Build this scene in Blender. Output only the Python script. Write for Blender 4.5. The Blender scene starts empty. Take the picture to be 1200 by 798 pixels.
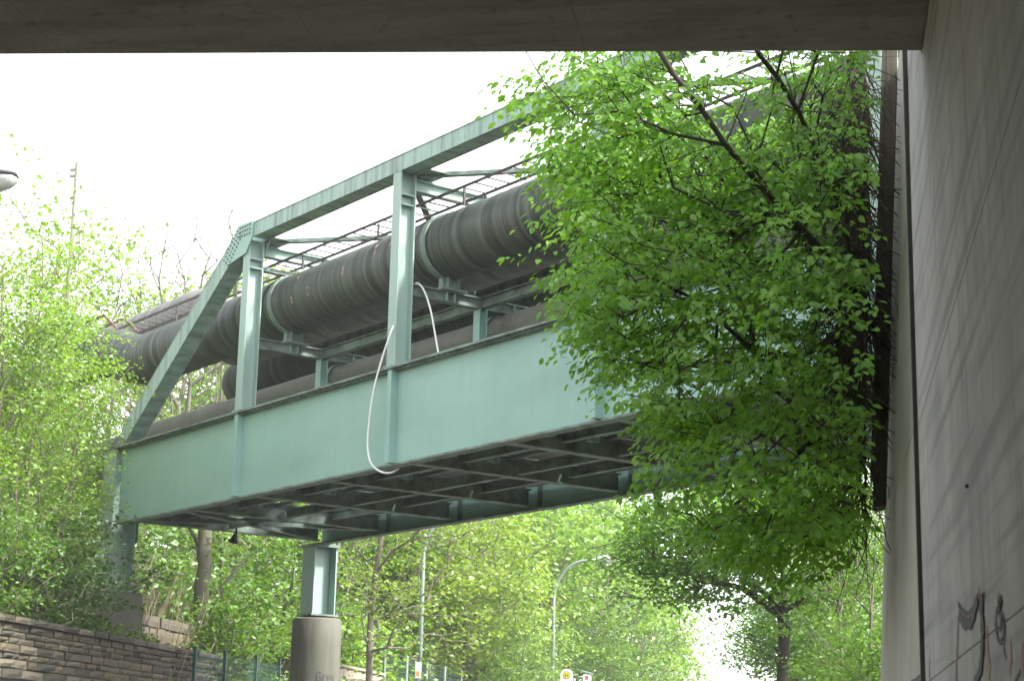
import bpy, math, random
import numpy as np
from mathutils import Vector, Matrix

SC = bpy.context.scene
COL = SC.collection
R = math.radians

# ------------------------------------------------------------------ camera
EYE = 1.6
F_PX, PITCH, ROLL, YAW = 2104.4, 0.2300, 0.0226, -0.1690
_F = Vector((math.sin(YAW) * math.cos(PITCH), math.cos(YAW) * math.cos(PITCH), math.sin(PITCH)))
_R0 = Vector((math.cos(YAW), -math.sin(YAW), 0)); _U0 = _R0.cross(_F)
_R = _R0 * math.cos(ROLL) + _U0 * math.sin(ROLL)
_U = -_R0 * math.sin(ROLL) + _U0 * math.cos(ROLL)
cam = bpy.data.cameras.new('camera'); camo = bpy.data.objects.new('camera', cam); COL.objects.link(camo)
cam.sensor_width = 36.0; cam.lens = F_PX / 1200 * 36.0; cam.clip_start = 0.05; cam.clip_end = 3000
camo.matrix_world = Matrix(((_R.x, _U.x, -_F.x, 0), (_R.y, _U.y, -_F.y, 0), (_R.z, _U.z, -_F.z, EYE), (0, 0, 0, 1)))
SC.camera = camo
cam.dof.use_dof = True; cam.dof.focus_distance = 21.0; cam.dof.aperture_fstop = 8.0

# ------------------------------------------------------------------ sky, sun, exposure
SUN_EL, SUN_AZ = R(50), R(100)          # azimuth clockwise from +Y: hazy light from the right
wd = bpy.data.worlds.new('World'); SC.world = wd; wd.use_nodes = True
nt = wd.node_tree; nt.nodes.clear()
sky = nt.nodes.new('ShaderNodeTexSky'); sky.sky_type = 'NISHITA'; sky.sun_disc = False
sky.sun_elevation = SUN_EL; sky.sun_rotation = SUN_AZ
sky.air_density = 1.0; sky.dust_density = 2.0; sky.ozone_density = 1.0
hs = nt.nodes.new('ShaderNodeHueSaturation'); hs.inputs['Saturation'].default_value = 0.22   # bright overcast
bg = nt.nodes.new('ShaderNodeBackground'); bg.inputs['Strength'].default_value = 0.15
wo = nt.nodes.new('ShaderNodeOutputWorld')
nt.links.new(sky.outputs[0], hs.inputs['Color']); nt.links.new(hs.outputs[0], bg.inputs[0]); nt.links.new(bg.outputs[0], wo.inputs[0])
sl = bpy.data.lights.new('sun', 'SUN'); sl.energy = 2.4; sl.angle = R(6); sl.color = (1, .96, .9)
so = bpy.data.objects.new('sun', sl); COL.objects.link(so)
_sd = Vector((math.sin(SUN_AZ) * math.cos(SUN_EL), math.cos(SUN_AZ) * math.cos(SUN_EL), math.sin(SUN_EL)))
so.rotation_euler = _sd.to_track_quat('Z', 'Y').to_euler()
so.location = (0, 0, 60)
SC.view_settings.view_transform = 'Standard'; SC.view_settings.look = 'None'
SC.view_settings.exposure = 2.42; SC.view_settings.gamma = 1.0; SC.view_settings.use_curve_mapping = False
SC.render.engine = 'CYCLES'
SC.cycles.max_bounces = 8; SC.cycles.transparent_max_bounces = 8

# ------------------------------------------------------------------ helpers
def ray(u, v):
    return _F + _R * ((u - 600) / F_PX) + _U * ((399 - v) / F_PX)
def on_x(u, v, X):
    d = ray(u, v); k = X / d.x; return Vector((X, d.y * k, EYE + d.z * k))
def on_y(u, v, Y):
    d = ray(u, v); k = Y / d.y; return Vector((d.x * k, Y, EYE + d.z * k))

class MB:
    def __init__(s): s.v = []; s.f = []; s.attr = []
    def add(s, vs, fs, a=None):
        o = len(s.v); s.v.extend([tuple(x) for x in vs]); s.f.extend([tuple(i + o for i in f) for f in fs])
        s.attr.extend(a if a is not None else [0.0] * len(vs)); return s
    def box(s, x0, x1, y0, y1, z0, z1):
        v = [(x0, y0, z0), (x1, y0, z0), (x1, y1, z0), (x0, y1, z0), (x0, y0, z1), (x1, y0, z1), (x1, y1, z1), (x0, y1, z1)]
        return s.add(v, [(0, 3, 2, 1), (4, 5, 6, 7), (0, 1, 5, 4), (1, 2, 6, 5), (2, 3, 7, 6), (3, 0, 4, 7)])
    def bar(s, a, b, w, h, up=(0, 0, 1)):
        return s.profile(a, b, [(-w / 2, -h / 2), (w / 2, -h / 2), (w / 2, h / 2), (-w / 2, h / 2)], up)
    def profile(s, a, b, pts, up=(0, 0, 1)):
        a, b, up = Vector(a), Vector(b), Vector(up); d = (b - a).normalized()
        if abs(d.dot(up)) > .99: up = Vector((1, 0, 0))
        r = d.cross(up).normalized(); u = r.cross(d); n = len(pts)
        v = [a + r * p[0] + u * p[1] for p in pts] + [b + r * p[0] + u * p[1] for p in pts]
        f = [(i, (i + 1) % n, (i + 1) % n + n, i + n) for i in range(n)]
        return s.add(v, f + [tuple(range(n - 1, -1, -1)), tuple(range(n, 2 * n))])
    def ibeam(s, a, b, w, h, tf=.02, tw=.016, up=(0, 0, 1)):
        W, H, t = w / 2, h / 2, tw / 2
        s.profile(a, b, [(-W, -H), (W, -H), (W, -H + tf), (-W, -H + tf)], up)
        s.profile(a, b, [(-W, H - tf), (W, H - tf), (W, H), (-W, H)], up)
        return s.profile(a, b, [(-t, -H + tf), (t, -H + tf), (t, H - tf), (-t, H - tf)], up)
    def tube(s, pts, rad, n=8, caps=True, along=None):
        pts = [Vector(p) for p in pts]; m = len(pts)
        rad = rad if hasattr(rad, '__len__') else [rad] * m
        vs, fs, at = [], [], []; acc = 0; prev = None
        for i, p in enumerate(pts):
            t = (pts[min(i + 1, m - 1)] - pts[max(i - 1, 0)]).normalized()
            if prev is None:
                r = t.cross(Vector((0, 0, 1)) if abs(t.z) < .9 else Vector((1, 0, 0))).normalized()
            else:
                r = (prev - t * prev.dot(t)).normalized()
            prev = r; b = r.cross(t)
            if i: acc += (p - pts[i - 1]).length
            for k in range(n):
                a = 2 * math.pi * k / n
                vs.append(p + (r * math.cos(a) + b * math.sin(a)) * rad[i]); at.append(acc)
        for i in range(m - 1):
            for k in range(n):
                k2 = (k + 1) % n
                fs.append((i * n + k, (i + 1) * n + k, (i + 1) * n + k2, i * n + k2))
        if caps: fs += [tuple(range(n)), tuple(range(m * n - 1, (m - 1) * n - 1, -1))]
        return s.add(vs, fs, at)
    def ring(s, c, d, r, w, t, n=32):
        c, d = Vector(c), Vector(d).normalized()
        x = d.cross(Vector((0, 0, 1))).normalized(); y = x.cross(d); vs = []; fs = []
        for k in range(n):
            a = 2 * math.pi * k / n; q = x * math.cos(a) + y * math.sin(a)
            vs += [c + q * r - d * w / 2, c + q * (r + t) - d * w / 2, c + q * (r + t) + d * w / 2, c + q * r + d * w / 2]
        for k in range(n):
            a, b = 4 * k, 4 * ((k + 1) % n)
            for i in range(4): fs.append((a + i, a + (i + 1) % 4, b + (i + 1) % 4, b + i))
        return s.add(vs, fs)
    def prism(s, poly, y0, y1, ax='y'):
        n = len(poly)
        def P(p, t): return (p[0], t, p[1]) if ax == 'y' else ((t, p[0], p[1]) if ax == 'x' else (p[0], p[1], t))
        v = [P(p, y0) for p in poly] + [P(p, y1) for p in poly]
        f = [(i, (i + 1) % n, (i + 1) % n + n, i + n) for i in range(n)]
        return s.add(v, f + [tuple(range(n - 1, -1, -1)), tuple(range(n, 2 * n))])
    def mesh(s, name, mat, smooth=False):
        me = bpy.data.meshes.new(name); me.from_pydata(s.v, [], s.f)
        if any(s.attr):
            at = me.attributes.new('along', 'FLOAT', 'POINT'); at.data.foreach_set('value', np.array(s.attr, np.float32))
        me.materials.append(mat); me.update()
        if smooth: me.polygons.foreach_set('use_smooth', [True] * len(me.polygons))
        return me
    def build(s, name, mat, parent=None, smooth=False, **k):
        return link(name, s.mesh(name, mat, smooth), parent, **k)

def link(name, me, parent=None, label=None, cat=None, group=None, kind=None, loc=None):
    o = bpy.data.objects.new(name, me); COL.objects.link(o)
    if parent is not None: o.parent = parent
    if loc is not None: o.location = loc
    tag(o, label, cat, group, kind); return o
def tag(o, label=None, cat=None, group=None, kind=None):
    if label: o['label'] = label
    if cat: o['category'] = cat
    if group: o['group'] = group
    if kind: o['kind'] = kind
    return o
def thing(name, label, cat, loc=(0, 0, 0), rz=0, group=None):
    o = link(name, None, None, label, cat, group, loc=loc); o.rotation_euler = (0, 0, rz); return o
def fix_normals(o, bevel=0):
    if bevel:
        m = o.modifiers.new('bevel', 'BEVEL'); m.width = bevel; m.segments = 1
    return o

# ------------------------------------------------------------------ materials
def mat(name, c0, c1=None, rough=.7, scale=(4, 4, 4), detail=6, lo=.35, hi=.65, bump=0, bscale=30, metal=0,
        stain=None, sscale=(1, 1, 1), samount=.5, slo=.5, shi=.75, along=None, isl=0, boards=None, more=()):
    m = bpy.data.materials.new(name); m.use_nodes = True; t = m.node_tree; N = t.nodes; L = t.links
    b = N['Principled BSDF']; b.inputs['Roughness'].default_value = rough; b.inputs['Metallic'].default_value = metal
    tc = N.new('ShaderNodeTexCoord')
    def noise(sc, det=6, rgh=.6):
        mp = N.new('ShaderNodeMapping'); mp.inputs['Scale'].default_value = sc
        L.new(tc.outputs['Object'], mp.inputs[0]); n = N.new('ShaderNodeTexNoise')
        n.inputs['Scale'].default_value = 1; n.inputs['Detail'].default_value = det; n.inputs['Roughness'].default_value = rgh
        L.new(mp.outputs[0], n.inputs['Vector']); return n.outputs['Fac']
    def ramp(fac, lo, hi):
        r = N.new('ShaderNodeMapRange'); r.inputs['From Min'].default_value = lo; r.inputs['From Max'].default_value = hi
        L.new(fac, r.inputs['Value']); return r.outputs[0]
    def mix(fac, a, bcol):
        x = N.new('ShaderNodeMix'); x.data_type = 'RGBA'
        if isinstance(fac, (int, float)): x.inputs['Factor'].default_value = fac
        else: L.new(fac, x.inputs['Factor'])
        for sock, val in ((x.inputs[6], a), (x.inputs[7], bcol)):
            if isinstance(val, tuple): sock.default_value = (*val, 1)
            else: L.new(val, sock)
        return x.outputs[2]
    col = mix(ramp(noise(scale, detail), lo, hi), c0, c1 or c0)
    for along in ((along,) if along and not isinstance(along[0][0], tuple) else (along or ())):
        at = N.new('ShaderNodeAttribute'); at.attribute_name = 'along'
        n = N.new('ShaderNodeTexNoise'); n.noise_dimensions = '1D'; n.inputs['Scale'].default_value = along[1]
        n.inputs['Detail'].default_value = 5; n.inputs['Roughness'].default_value = .75
        L.new(at.outputs['Fac'], n.inputs['W']); col = mix(ramp(n.outputs['Fac'], along[2], along[3]), col, along[0])
    if stain:
        r = ramp(noise(sscale, 8, .7), slo, shi)
        mm = N.new('ShaderNodeMath'); mm.operation = 'MULTIPLY'; L.new(r, mm.inputs[0]); mm.inputs[1].default_value = samount
        col = mix(mm.outputs[0], col, stain)
    for (scol, ssc, sam, sl0, sl1) in more:
        mm = N.new('ShaderNodeMath'); mm.operation = 'MULTIPLY'; L.new(ramp(noise(ssc, 8, .7), sl0, sl1), mm.inputs[0]); mm.inputs[1].default_value = sam
        col = mix(mm.outputs[0], col, scol)
    if boards:
        mm = N.new('ShaderNodeMath'); mm.operation = 'MULTIPLY'; L.new(ramp(noise(boards[1], 3, .5), .5, .68), mm.inputs[0]); mm.inputs[1].default_value = boards[2]
        col = mix(mm.outputs[0], col, boards[0])
    if isl:
        g = N.new('ShaderNodeNewGeometry'); r = N.new('ShaderNodeMapRange')
        r.inputs['To Min'].default_value = 1 - isl; r.inputs['To Max'].default_value = 1 + isl
        L.new(g.outputs['Random Per Island'], r.inputs['Value'])
        x = N.new('ShaderNodeVectorMath'); x.operation = 'SCALE'; L.new(col, x.inputs[0]); L.new(r.outputs[0], x.inputs['Scale']); col = x.outputs[0]
    L.new(col, b.inputs['Base Color'])
    if bump:
        bn = N.new('ShaderNodeBump'); bn.inputs['Strength'].default_value = bump; bn.inputs['Distance'].default_value = .02
        L.new(noise(bscale if isinstance(bscale, tuple) else (bscale,) * 3, 8), bn.inputs['Height']); L.new(bn.outputs[0], b.inputs['Normal'])
    return m

def leaf_mat(name, c0, c1, trans=.45, var=.5):
    m = bpy.data.materials.new(name); m.use_nodes = True; t = m.node_tree; N = t.nodes; L = t.links; N.clear()
    g = N.new('ShaderNodeNewGeometry'); mx = N.new('ShaderNodeMix'); mx.data_type = 'RGBA'
    mx.inputs[6].default_value = (*c0, 1); mx.inputs[7].default_value = (*c1, 1)
    L.new(g.outputs['Random Per Island'], mx.inputs['Factor'])
    tc = N.new('ShaderNodeTexCoord'); n = N.new('ShaderNodeTexNoise'); n.inputs['Scale'].default_value = 1.3; n.inputs['Detail'].default_value = 3
    L.new(tc.outputs['Object'], n.inputs['Vector'])
    mr = N.new('ShaderNodeMapRange'); mr.inputs['From Min'].default_value = .3; mr.inputs['From Max'].default_value = .7
    mr.inputs['To Min'].default_value = 1 - var * .5; mr.inputs['To Max'].default_value = 1 + var * .5
    L.new(n.outputs['Fac'], mr.inputs['Value'])
    sc = N.new('ShaderNodeVectorMath'); sc.operation = 'SCALE'; L.new(mx.outputs[2], sc.inputs[0]); L.new(mr.outputs[0], sc.inputs['Scale'])
    d = N.new('ShaderNodeBsdfDiffuse'); tr = N.new('ShaderNodeBsdfTranslucent')
    gl = N.new('ShaderNodeBsdfGlossy'); gl.inputs['Roughness'].default_value = .45
    gl.inputs['Color'].default_value = (.6, .65, .6, 1)
    L.new(sc.outputs[0], d.inputs['Color'])
    wm = N.new('ShaderNodeVectorMath'); wm.operation = 'MULTIPLY'; wm.inputs[1].default_value = (1.25, 1.2, .5)
    L.new(sc.outputs[0], wm.inputs[0]); L.new(wm.outputs[0], tr.inputs['Color'])
    a = N.new('ShaderNodeMixShader'); a.inputs[0].default_value = trans; L.new(d.outputs[0], a.inputs[1]); L.new(tr.outputs[0], a.inputs[2])
    b = N.new('ShaderNodeMixShader'); b.inputs[0].default_value = .05; L.new(a.outputs[0], b.inputs[1]); L.new(gl.outputs[0], b.inputs[2])
    o = N.new('ShaderNodeOutputMaterial'); L.new(b.outputs[0], o.inputs[0]); return m

M = {}
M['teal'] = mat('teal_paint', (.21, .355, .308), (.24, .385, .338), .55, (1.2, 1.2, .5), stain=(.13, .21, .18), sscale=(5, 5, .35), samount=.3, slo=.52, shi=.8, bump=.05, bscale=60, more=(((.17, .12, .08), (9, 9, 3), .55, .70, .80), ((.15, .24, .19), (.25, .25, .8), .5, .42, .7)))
M['ring'] = mat('dull_green_ring', (.13, .185, .15), (.18, .24, .20), .65, (3, 3, 3), stain=(.06, .07, .055), sscale=(5, 5, 5), samount=.7)
M['teal_post'] = mat('pale_grey_green_paint', (.215, .31, .268), (.25, .345, .30), .55, (1.2, 1.2, .5), stain=(.13, .19, .16), sscale=(8, 8, .5), samount=.45, slo=.5, shi=.8, more=(((.16, .11, .07), (9, 9, 3), .6, .68, .80),))
M['teal_streak'] = mat('streaked_teal_paint', (.21, .31, .265), (.27, .37, .32), .6, (3, 3, 1), stain=(.055, .075, .06), sscale=(9, 2, .6), samount=.85, slo=.45, shi=.7, bump=.05)
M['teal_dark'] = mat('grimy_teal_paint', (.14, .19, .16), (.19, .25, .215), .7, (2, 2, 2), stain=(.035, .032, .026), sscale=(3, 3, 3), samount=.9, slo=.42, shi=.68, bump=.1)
M['steel_grime'] = mat('grimy_steel', (.10, .12, .105), (.15, .165, .145), .8, (3, 3, 3), stain=(.09, .05, .03), sscale=(4, 4, 4), samount=.5, slo=.6, shi=.8)
M['pipe'] = mat('weathered_pipe_wrap', (.036, .047, .036), (.060, .068, .051), .62, (1.5, 5, 5), along=(((.014, .019, .015), 3.5, .42, .62), ((.085, .10, .075), 8, .55, .68)), stain=(.13, .12, .095), sscale=(8, 1.2, 1.2), samount=.55, slo=.6, shi=.85, bump=.12, bscale=20)
M['pipe_low'] = mat('brown_grey_pipe_wrap', (.105, .11, .09), (.145, .148, .122), .65, (2, 4, 4), stain=(.06, .055, .045), sscale=(5, 1, 1), samount=.5, bump=.08)
M['pipe_pale'] = mat('pale_weathered_pipe', (.10, .10, .09), (.17, .165, .15), .6, (3, 3, 3), stain=(.40, .38, .36), sscale=(6, 6, 6), samount=.55, slo=.62, shi=.8, along=((.07, .068, .06), 5, .4, .65))
M['rust'] = mat('rust', (.09, .045, .025), (.14, .07, .04), .85, (6, 6, 6), bump=.15)
M['ladder'] = mat('rusty_dark_steel', (.03, .03, .028), (.06, .045, .035), .7, (5, 5, 5))
M['hose'] = mat('white_plastic', (.55, .56, .54), (.70, .70, .68), .4)
M['conc'] = mat('concrete_wall', (.28, .275, .255), (.36, .352, .325), .85, (.7, .9, 1.3), stain=(.16, .165, .16), sscale=(3, 2.2, .6), samount=.7, slo=.45, shi=.8, bump=.25, bscale=(6, 10, 2), boards=((.14, .145, .14), (.5, .35, 13), .6), more=(((.42, .42, .40), (1.2, 1.2, 1.2), .55, .52, .72), ((.12, .125, .12), (1.5, 9, 1.2), .7, .55, .72), ((.10, .10, .095), (30, 30, 30), .7, .66, .72)))
M['conc_wing'] = mat('warm_concrete_wall', (.30, .29, .255), (.37, .355, .315), .88, (1, 1, 1), stain=(.2, .19, .165), sscale=(6, 6, .5), samount=.6, slo=.5, shi=.8, bump=.25, bscale=(6, 10, 2))
M['soffit'] = mat('dirty_concrete_soffit', (.225, .205, .155), (.30, .275, .21), .9, (1.5, 1.5, 1.5), stain=(.07, .065, .055), sscale=(9, 9, 9), samount=.8, slo=.56, shi=.75, bump=.5, bscale=25, more=(((.10, .095, .075), (.8, 5, 2), .7, .45, .7), ((.05, .05, .042), (25, 25, 25), .8, .64, .70)))
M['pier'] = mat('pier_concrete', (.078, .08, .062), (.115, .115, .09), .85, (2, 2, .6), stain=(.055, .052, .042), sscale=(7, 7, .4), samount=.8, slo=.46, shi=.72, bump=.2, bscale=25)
M['timber'] = mat('dark_timber', (.042, .038, .025), (.075, .066, .045), .9, (14, 14, .8), bump=.4, bscale=(40, 40, 3))
M['black'] = mat('dark_gap', (.012, .011, .010), (.02, .018, .015), .9)
STONE = [mat('sandstone_%s' % n, a, b, .92, (5, 5, 5), stain=(.045, .04, .03), sscale=(3, 3, 3), samount=.7, slo=.5, shi=.72, bump=.6, bscale=16) for n, a, b in
         (('grey', (.075, .064, .043), (.105, .09, .062)), ('tan', (.098, .078, .046), (.125, .10, .062)), ('dark', (.042, .038, .028), (.065, .06, .046)), ('pale', (.12, .104, .072), (.15, .13, .092)))]
M['mortar'] = mat('dark_mortar', (.065, .056, .04), (.09, .078, .058), .95, (6, 6, 6), bump=.3)
M['soil'] = mat('leaf_litter_soil', (.075, .052, .033), (.13, .095, .06), .95, (3, 3, 3), stain=(.06, .10, .025), sscale=(.8, .8, .8), samount=.8, slo=.42, shi=.6, bump=.6, bscale=8)
M['asphalt'] = mat('asphalt', (.045, .045, .046), (.06, .06, .06), .9, (3, 3, 3), bump=.2, bscale=80)
M['paving'] = mat('paving', (.22, .215, .2), (.28, .27, .25), .9, (2, 2, 2), bump=.2, bscale=40)
M['white_line'] = mat('road_paint', (.7, .7, .68), (.8, .8, .78), .7)
M['galv'] = mat('galvanised_steel', (.20, .235, .225), (.26, .30, .29), .45, (3, 3, 1), metal=.3)
M['lamp_body'] = mat('grey_lamp_housing', (.44, .46, .47), (.5, .52, .52), .4)
M['lamp_glass'] = mat('ribbed_lamp_glass', (.30, .31, .29), (.42, .42, .40), .2, (30, 30, 2))
M['green_fence'] = mat('dark_green_coating', (.012, .040, .030), (.02, .055, .042), .5)
M['bark'] = mat('dark_bark', (.030, .026, .019), (.058, .05, .036), .92, (20, 20, 4), bump=.5, bscale=(40, 40, 6))
M['bark_pale'] = mat('pale_bark', (.12, .11, .075), (.18, .165, .12), .9, (14, 14, 3), stain=(.09, .09, .05), sscale=(5, 5, 2), samount=.7, bump=.3)
M['bark_grey'] = mat('grey_bark', (.12, .105, .08), (.18, .16, .12), .9, (14, 14, 3), bump=.3)
M['bark_brown'] = mat('grey_brown_bark', (.075, .07, .045), (.12, .11, .075), .95, (10, 10, 2), stain=(.06, .08, .03), sscale=(4, 4, 3), samount=.8, bump=.5, bscale=(25, 25, 5))
M['dead'] = mat('dry_stalks', (.20, .155, .10), (.30, .25, .17), .95, (5, 5, 5), isl=.4)
M['twig'] = mat('brown_twig', (.035, .028, .02), (.07, .058, .04), .95, (5, 5, 5))
M['wood'] = mat('weathered_boards', (.26, .22, .16), (.33, .28, .21), .9, (4, 4, 1), bump=.3)
M['white'] = mat('white_sign_face', (.78, .79, .78), (.82, .82, .82), .4)
M['yellow'] = mat('sign_yellow', (.75, .55, .03), (.8, .6, .04), .4)
M['sign_green'] = mat('sign_green', (.05, .28, .08), (.06, .3, .09), .4)
M['red'] = mat('sign_red', (.6, .06, .05), (.65, .07, .06), .4)
M['orange'] = mat('poster_orange', (.75, .25, .08), (.8, .3, .1), .5)
M['blue_panel'] = mat('pale_blue_board', (.5, .57, .68), (.56, .63, .74), .4, (1, 1, 1))
M['spray_black'] = mat('black_spray_paint', (.016, .02, .02), (.03, .034, .034), .7, (8, 8, 8))
M['spray_red'] = mat('faded_red_spray_paint', (.30, .14, .12), (.34, .2, .18), .8, (9, 9, 9))
M['pink_wear'] = mat('pink_scuffed_coating', (.30, .17, .15), (.34, .22, .2), .8, (9, 9, 9))
L_NEAR = leaf_mat('fresh_beech_leaf', (.11, .265, .022), (.17, .335, .038), .5)
L_LIME = leaf_mat('young_lime_leaf', (.16, .29, .042), (.21, .345, .058), .45)
L_MID = leaf_mat('spring_green_leaf', (.08, .175, .026), (.12, .225, .036), .45)
L_YEL = leaf_mat('yellow_green_leaf', (.17, .27, .042), (.22, .315, .06), .45)
L_DARK = leaf_mat('deep_green_leaf', (.040, .095, .020), (.07, .135, .026), .4)
L_MAPLE = leaf_mat('maple_leaf', (.085, .205, .022), (.13, .26, .034), .5)
L_HILL = leaf_mat('hillside_leaf', (.15, .265, .06), (.19, .305, .075), .4)

# ------------------------------------------------------------------ ground, road, banks
g = MB().add([(-400, -200, 0), (400, -200, 0), (400, 1500, 0), (-400, 1500, 0)], [(0, 1, 2, 3)]).build('ground', M['soil'], kind='structure')
MB().box(-9.0, -2.6, -60, 400, -.05, .004).build('road', M['asphalt'], kind='structure')
MB().box(-2.6, .55, -60, 400, -.05, .13).build('pavement', M['paving'], kind='structure')
MB().box(-11.0, -9.0, -60, 400, -.05, .13).build('pavement', M['paving'], kind='structure')
ml = MB()
for k in range(-8, 50): ml.box(-5.86, -5.74, k * 8, k * 8 + 4, .004, .008)
ml.build('road_marking', M['white_line'], kind='structure')

def smooth(a, b, x):
    t = np.clip((x - a) / (b - a), 0, 1); return t * t * (3 - 2 * t)
def bank_z(x, y):                                   # height of the left bank
    d = -11.35 - x
    base = 3.35 - 1.35 * smooth(30.5, 33, y) * (1 - smooth(0.8, 3.5, d)) - 0.6 * smooth(38, 44, y)
    return base + 9.0 * smooth(0.3, 24, d) + 3.0 * smooth(20, 60, d) + .35 * np.sin(x * .9 + y * .35) * smooth(0, 3, d)
xs = -np.concatenate([np.linspace(11.42, 16, 12), np.linspace(17, 40, 16), np.linspace(45, 160, 10)])
ys = np.concatenate([np.linspace(-15, 24, 14), np.linspace(26, 48, 30), np.linspace(52, 260, 24)])
mb = MB(); vs = [(x, y, float(bank_z(x, y))) for y in ys for x in xs]; nx = len(xs)
mb.add(vs, [(j * nx + i, (j + 1) * nx + i, (j + 1) * nx + i + 1, j * nx + i + 1) for j in range(len(ys) - 1) for i in range(nx - 1)])
# skirt down to the ground along the front edge
vs2 = [(xs[0], y, z) for y in ys for z in (float(bank_z(xs[0], y)), -.1)]
mb.add(vs2, [(2 * j, 2 * j + 1, 2 * j + 3, 2 * j + 2) for j in range(len(ys) - 1)])
mb.build('hillside', M['soil'], kind='structure', smooth=True)
def rbank_z(x, y):
    return .1 + 2.6 * smooth(1.1, 4, x) * (1 - .6 * smooth(60, 200, y)) + 3 * smooth(3, 22, x)
xr = np.concatenate([np.linspace(1.1, 4, 6), np.linspace(5, 30, 8), [60, 120]]); yr = np.concatenate([np.linspace(9.8, 40, 14), np.linspace(50, 260, 10)])
mb = MB(); mb.add([(x, y, float(rbank_z(x, y))) for y in yr for x in xr],
                  [(j * len(xr) + i, j * len(xr) + i + 1, (j + 1) * len(xr) + i + 1, (j + 1) * len(xr) + i) for j in range(len(yr) - 1) for i in range(len(xr) - 1)])
mb.build('embankment', M['soil'], kind='structure', smooth=True)

# ------------------------------------------------------------------ concrete overpass overhead
ZS = EYE + 3.36
def edge_y(x): return 8.215 + .1 * x
ov = thing('concrete_overpass', 'dark concrete overpass deck overhead across the top of the view', 'overpass', (0, 0, ZS))
sx = [-14, -10.2, -8.2, -6.2, -4.9, -3.62, -2.33, -1.05, .548]
for i in range(len(sx) - 1):
    a, b = sx[i] + .0012, sx[i + 1] - .0012
    for (da, db) in ((-.02, .66), (.6625, 14)):
        m_ = MB()
        p = [(a, edge_y(a) - max(da, 0)), (b, edge_y(b) - max(da, 0)), (b, edge_y(b) - db), (a, edge_y(a) - db)]
        m_.add([(x, y, 0) for x, y in p] + [(x, y, .05) for x, y in p], [(0, 1, 2, 3)[::-1], (4, 5, 6, 7), (0, 1, 5, 4), (1, 2, 6, 5), (2, 3, 7, 6), (3, 0, 4, 7)])
        m_.build('panel', M['soffit'], ov)
p = [(-14, edge_y(-14) - .004), (4, edge_y(4) - .004), (4, -6), (-14, -6)]
MB().prism(p, .012, 1.1, 'z').build('slab', M['soffit'], ov)

# abutment wall on the right
XW = .55
aw = thing('abutment_wall', 'tall grey concrete abutment wall with graffiti and long joint lines', 'wall', (XW + .3, 2, 0))
def W(v): return v
zc = [0.1, EYE + .43, EYE + 1.75, EYE + 2.70, EYE + 3.355]
for i in range(len(zc) - 1):
    o = MB().box(-.3, .9, -9, 7.55, zc[i] + (0 if not i else .0013 if i == 1 else .0035), zc[i + 1] - (.0013 if not i else .0035)).build('panel', M['conc'], aw)
    fix_normals(o, .0025)
MB().box(-.27, .8, -8.9, 7.5, .05, zc[-1] - .01).build('core', M['black'], aw)
MB().box(-.298, .9, 6.35, 7.54, zc[-1] + .006, EYE + 6.4).build('upstand', M['conc'], aw)
MB().box(-.322, -.30, 7.48, 7.55, .1, EYE + 6.3).build('joint_strip', M['ladder'], aw)
MB().box(-.31, -.29, 4.55 - .005, 4.55 + .02, EYE + .99, EYE + 1.0).build('anchor_bolt', M['black'], aw)

def stroke(pts, w, mt, parent, eps):
    P = [on_x(u, v, XW) for u, v in pts]
    # densify with a smooth curve in the wall plane
    Q = [(p.y, p.z) for p in P]; S = []
    for i in range(len(Q) - 1):
        p0, p1, p2, p3 = Q[max(i - 1, 0)], Q[i], Q[i + 1], Q[min(i + 2, len(Q) - 1)]
        for t in np.linspace(0, 1, 7)[:-1]:
            S.append(tuple(.5 * (2 * p1[k] + (p2[k] - p0[k]) * t + (2 * p0[k] - 5 * p1[k] + 4 * p2[k] - p3[k]) * t * t + (3 * p1[k] - p0[k] - 3 * p2[k] + p3[k]) * t ** 3) for k in (0, 1)))
    S.append(Q[-1]); m = MB(); vs = []
    for i, q in enumerate(S):
        a, b = S[max(i - 1, 0)], S[min(i + 1, len(S) - 1)]
        d = Vector((b[0] - a[0], b[1] - a[1])); d = d.normalized() if d.length > 1e-6 else Vector((1, 0)); n = Vector((-d.y, d.x))
        ww = w * 1.3 * (.8 + .35 * math.sin(i * 1.7) * math.sin(i * .6))
        for sg in (-1, 1):
            vs.append((XW - eps, q[0] + n.x * ww * sg * 4.0, q[1] + n.y * ww * sg * 1.4))
    m.add([(x - (XW + .3), y - 2, z) for x, y, z in vs], [(2 * i, 2 * i + 1, 2 * i + 3, 2 * i + 2) for i in range(len(S) - 1)])
    return m.build('graffiti', mt, parent)
def zz(pts): return [(1020 + x / 5.783, 660 + y / 5.783) for x, y in pts]
stroke(zz([(603, 300), (640, 355), (690, 345), (722, 260), (742, 185)]), .012, M['spray_red'], aw, .002)
stroke(zz([(600, 275), (650, 335), (695, 310), (720, 230)]), .006, M['spray_black'], aw, .004)
stroke(zz([(610, 350), (645, 405), (690, 395), (715, 320), (735, 235)]), .014, M['spray_black'], aw, .006)
stroke(zz([(765, 215), (762, 300), (768, 450), (765, 600), (752, 720), (712, 830)]), .014, M['spray_black'], aw, .006)
stroke(zz([(768, 180), (772, 215), (760, 235)]), .010, M['spray_red'], aw, .002)
stroke(zz([(597, 360), (590, 480), (584, 620), (578, 840)]), .005, M['spray_red'], aw, .002)
stroke(zz([(606, 360), (597, 480), (594, 620), (590, 840)]), .004, M['spray_black'], aw, .004)
stroke(zz([(788, 420), (795, 560), (808, 700), (800, 840)]), .008, M['spray_red'], aw, .002)
stroke(zz([(880, 215), (880, 300), (905, 370), (912, 450), (885, 535), (860, 470), (855, 380), (868, 300), (885, 350), (890, 430), (878, 450)]), .005, M['spray_black'], aw, .004)
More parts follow.
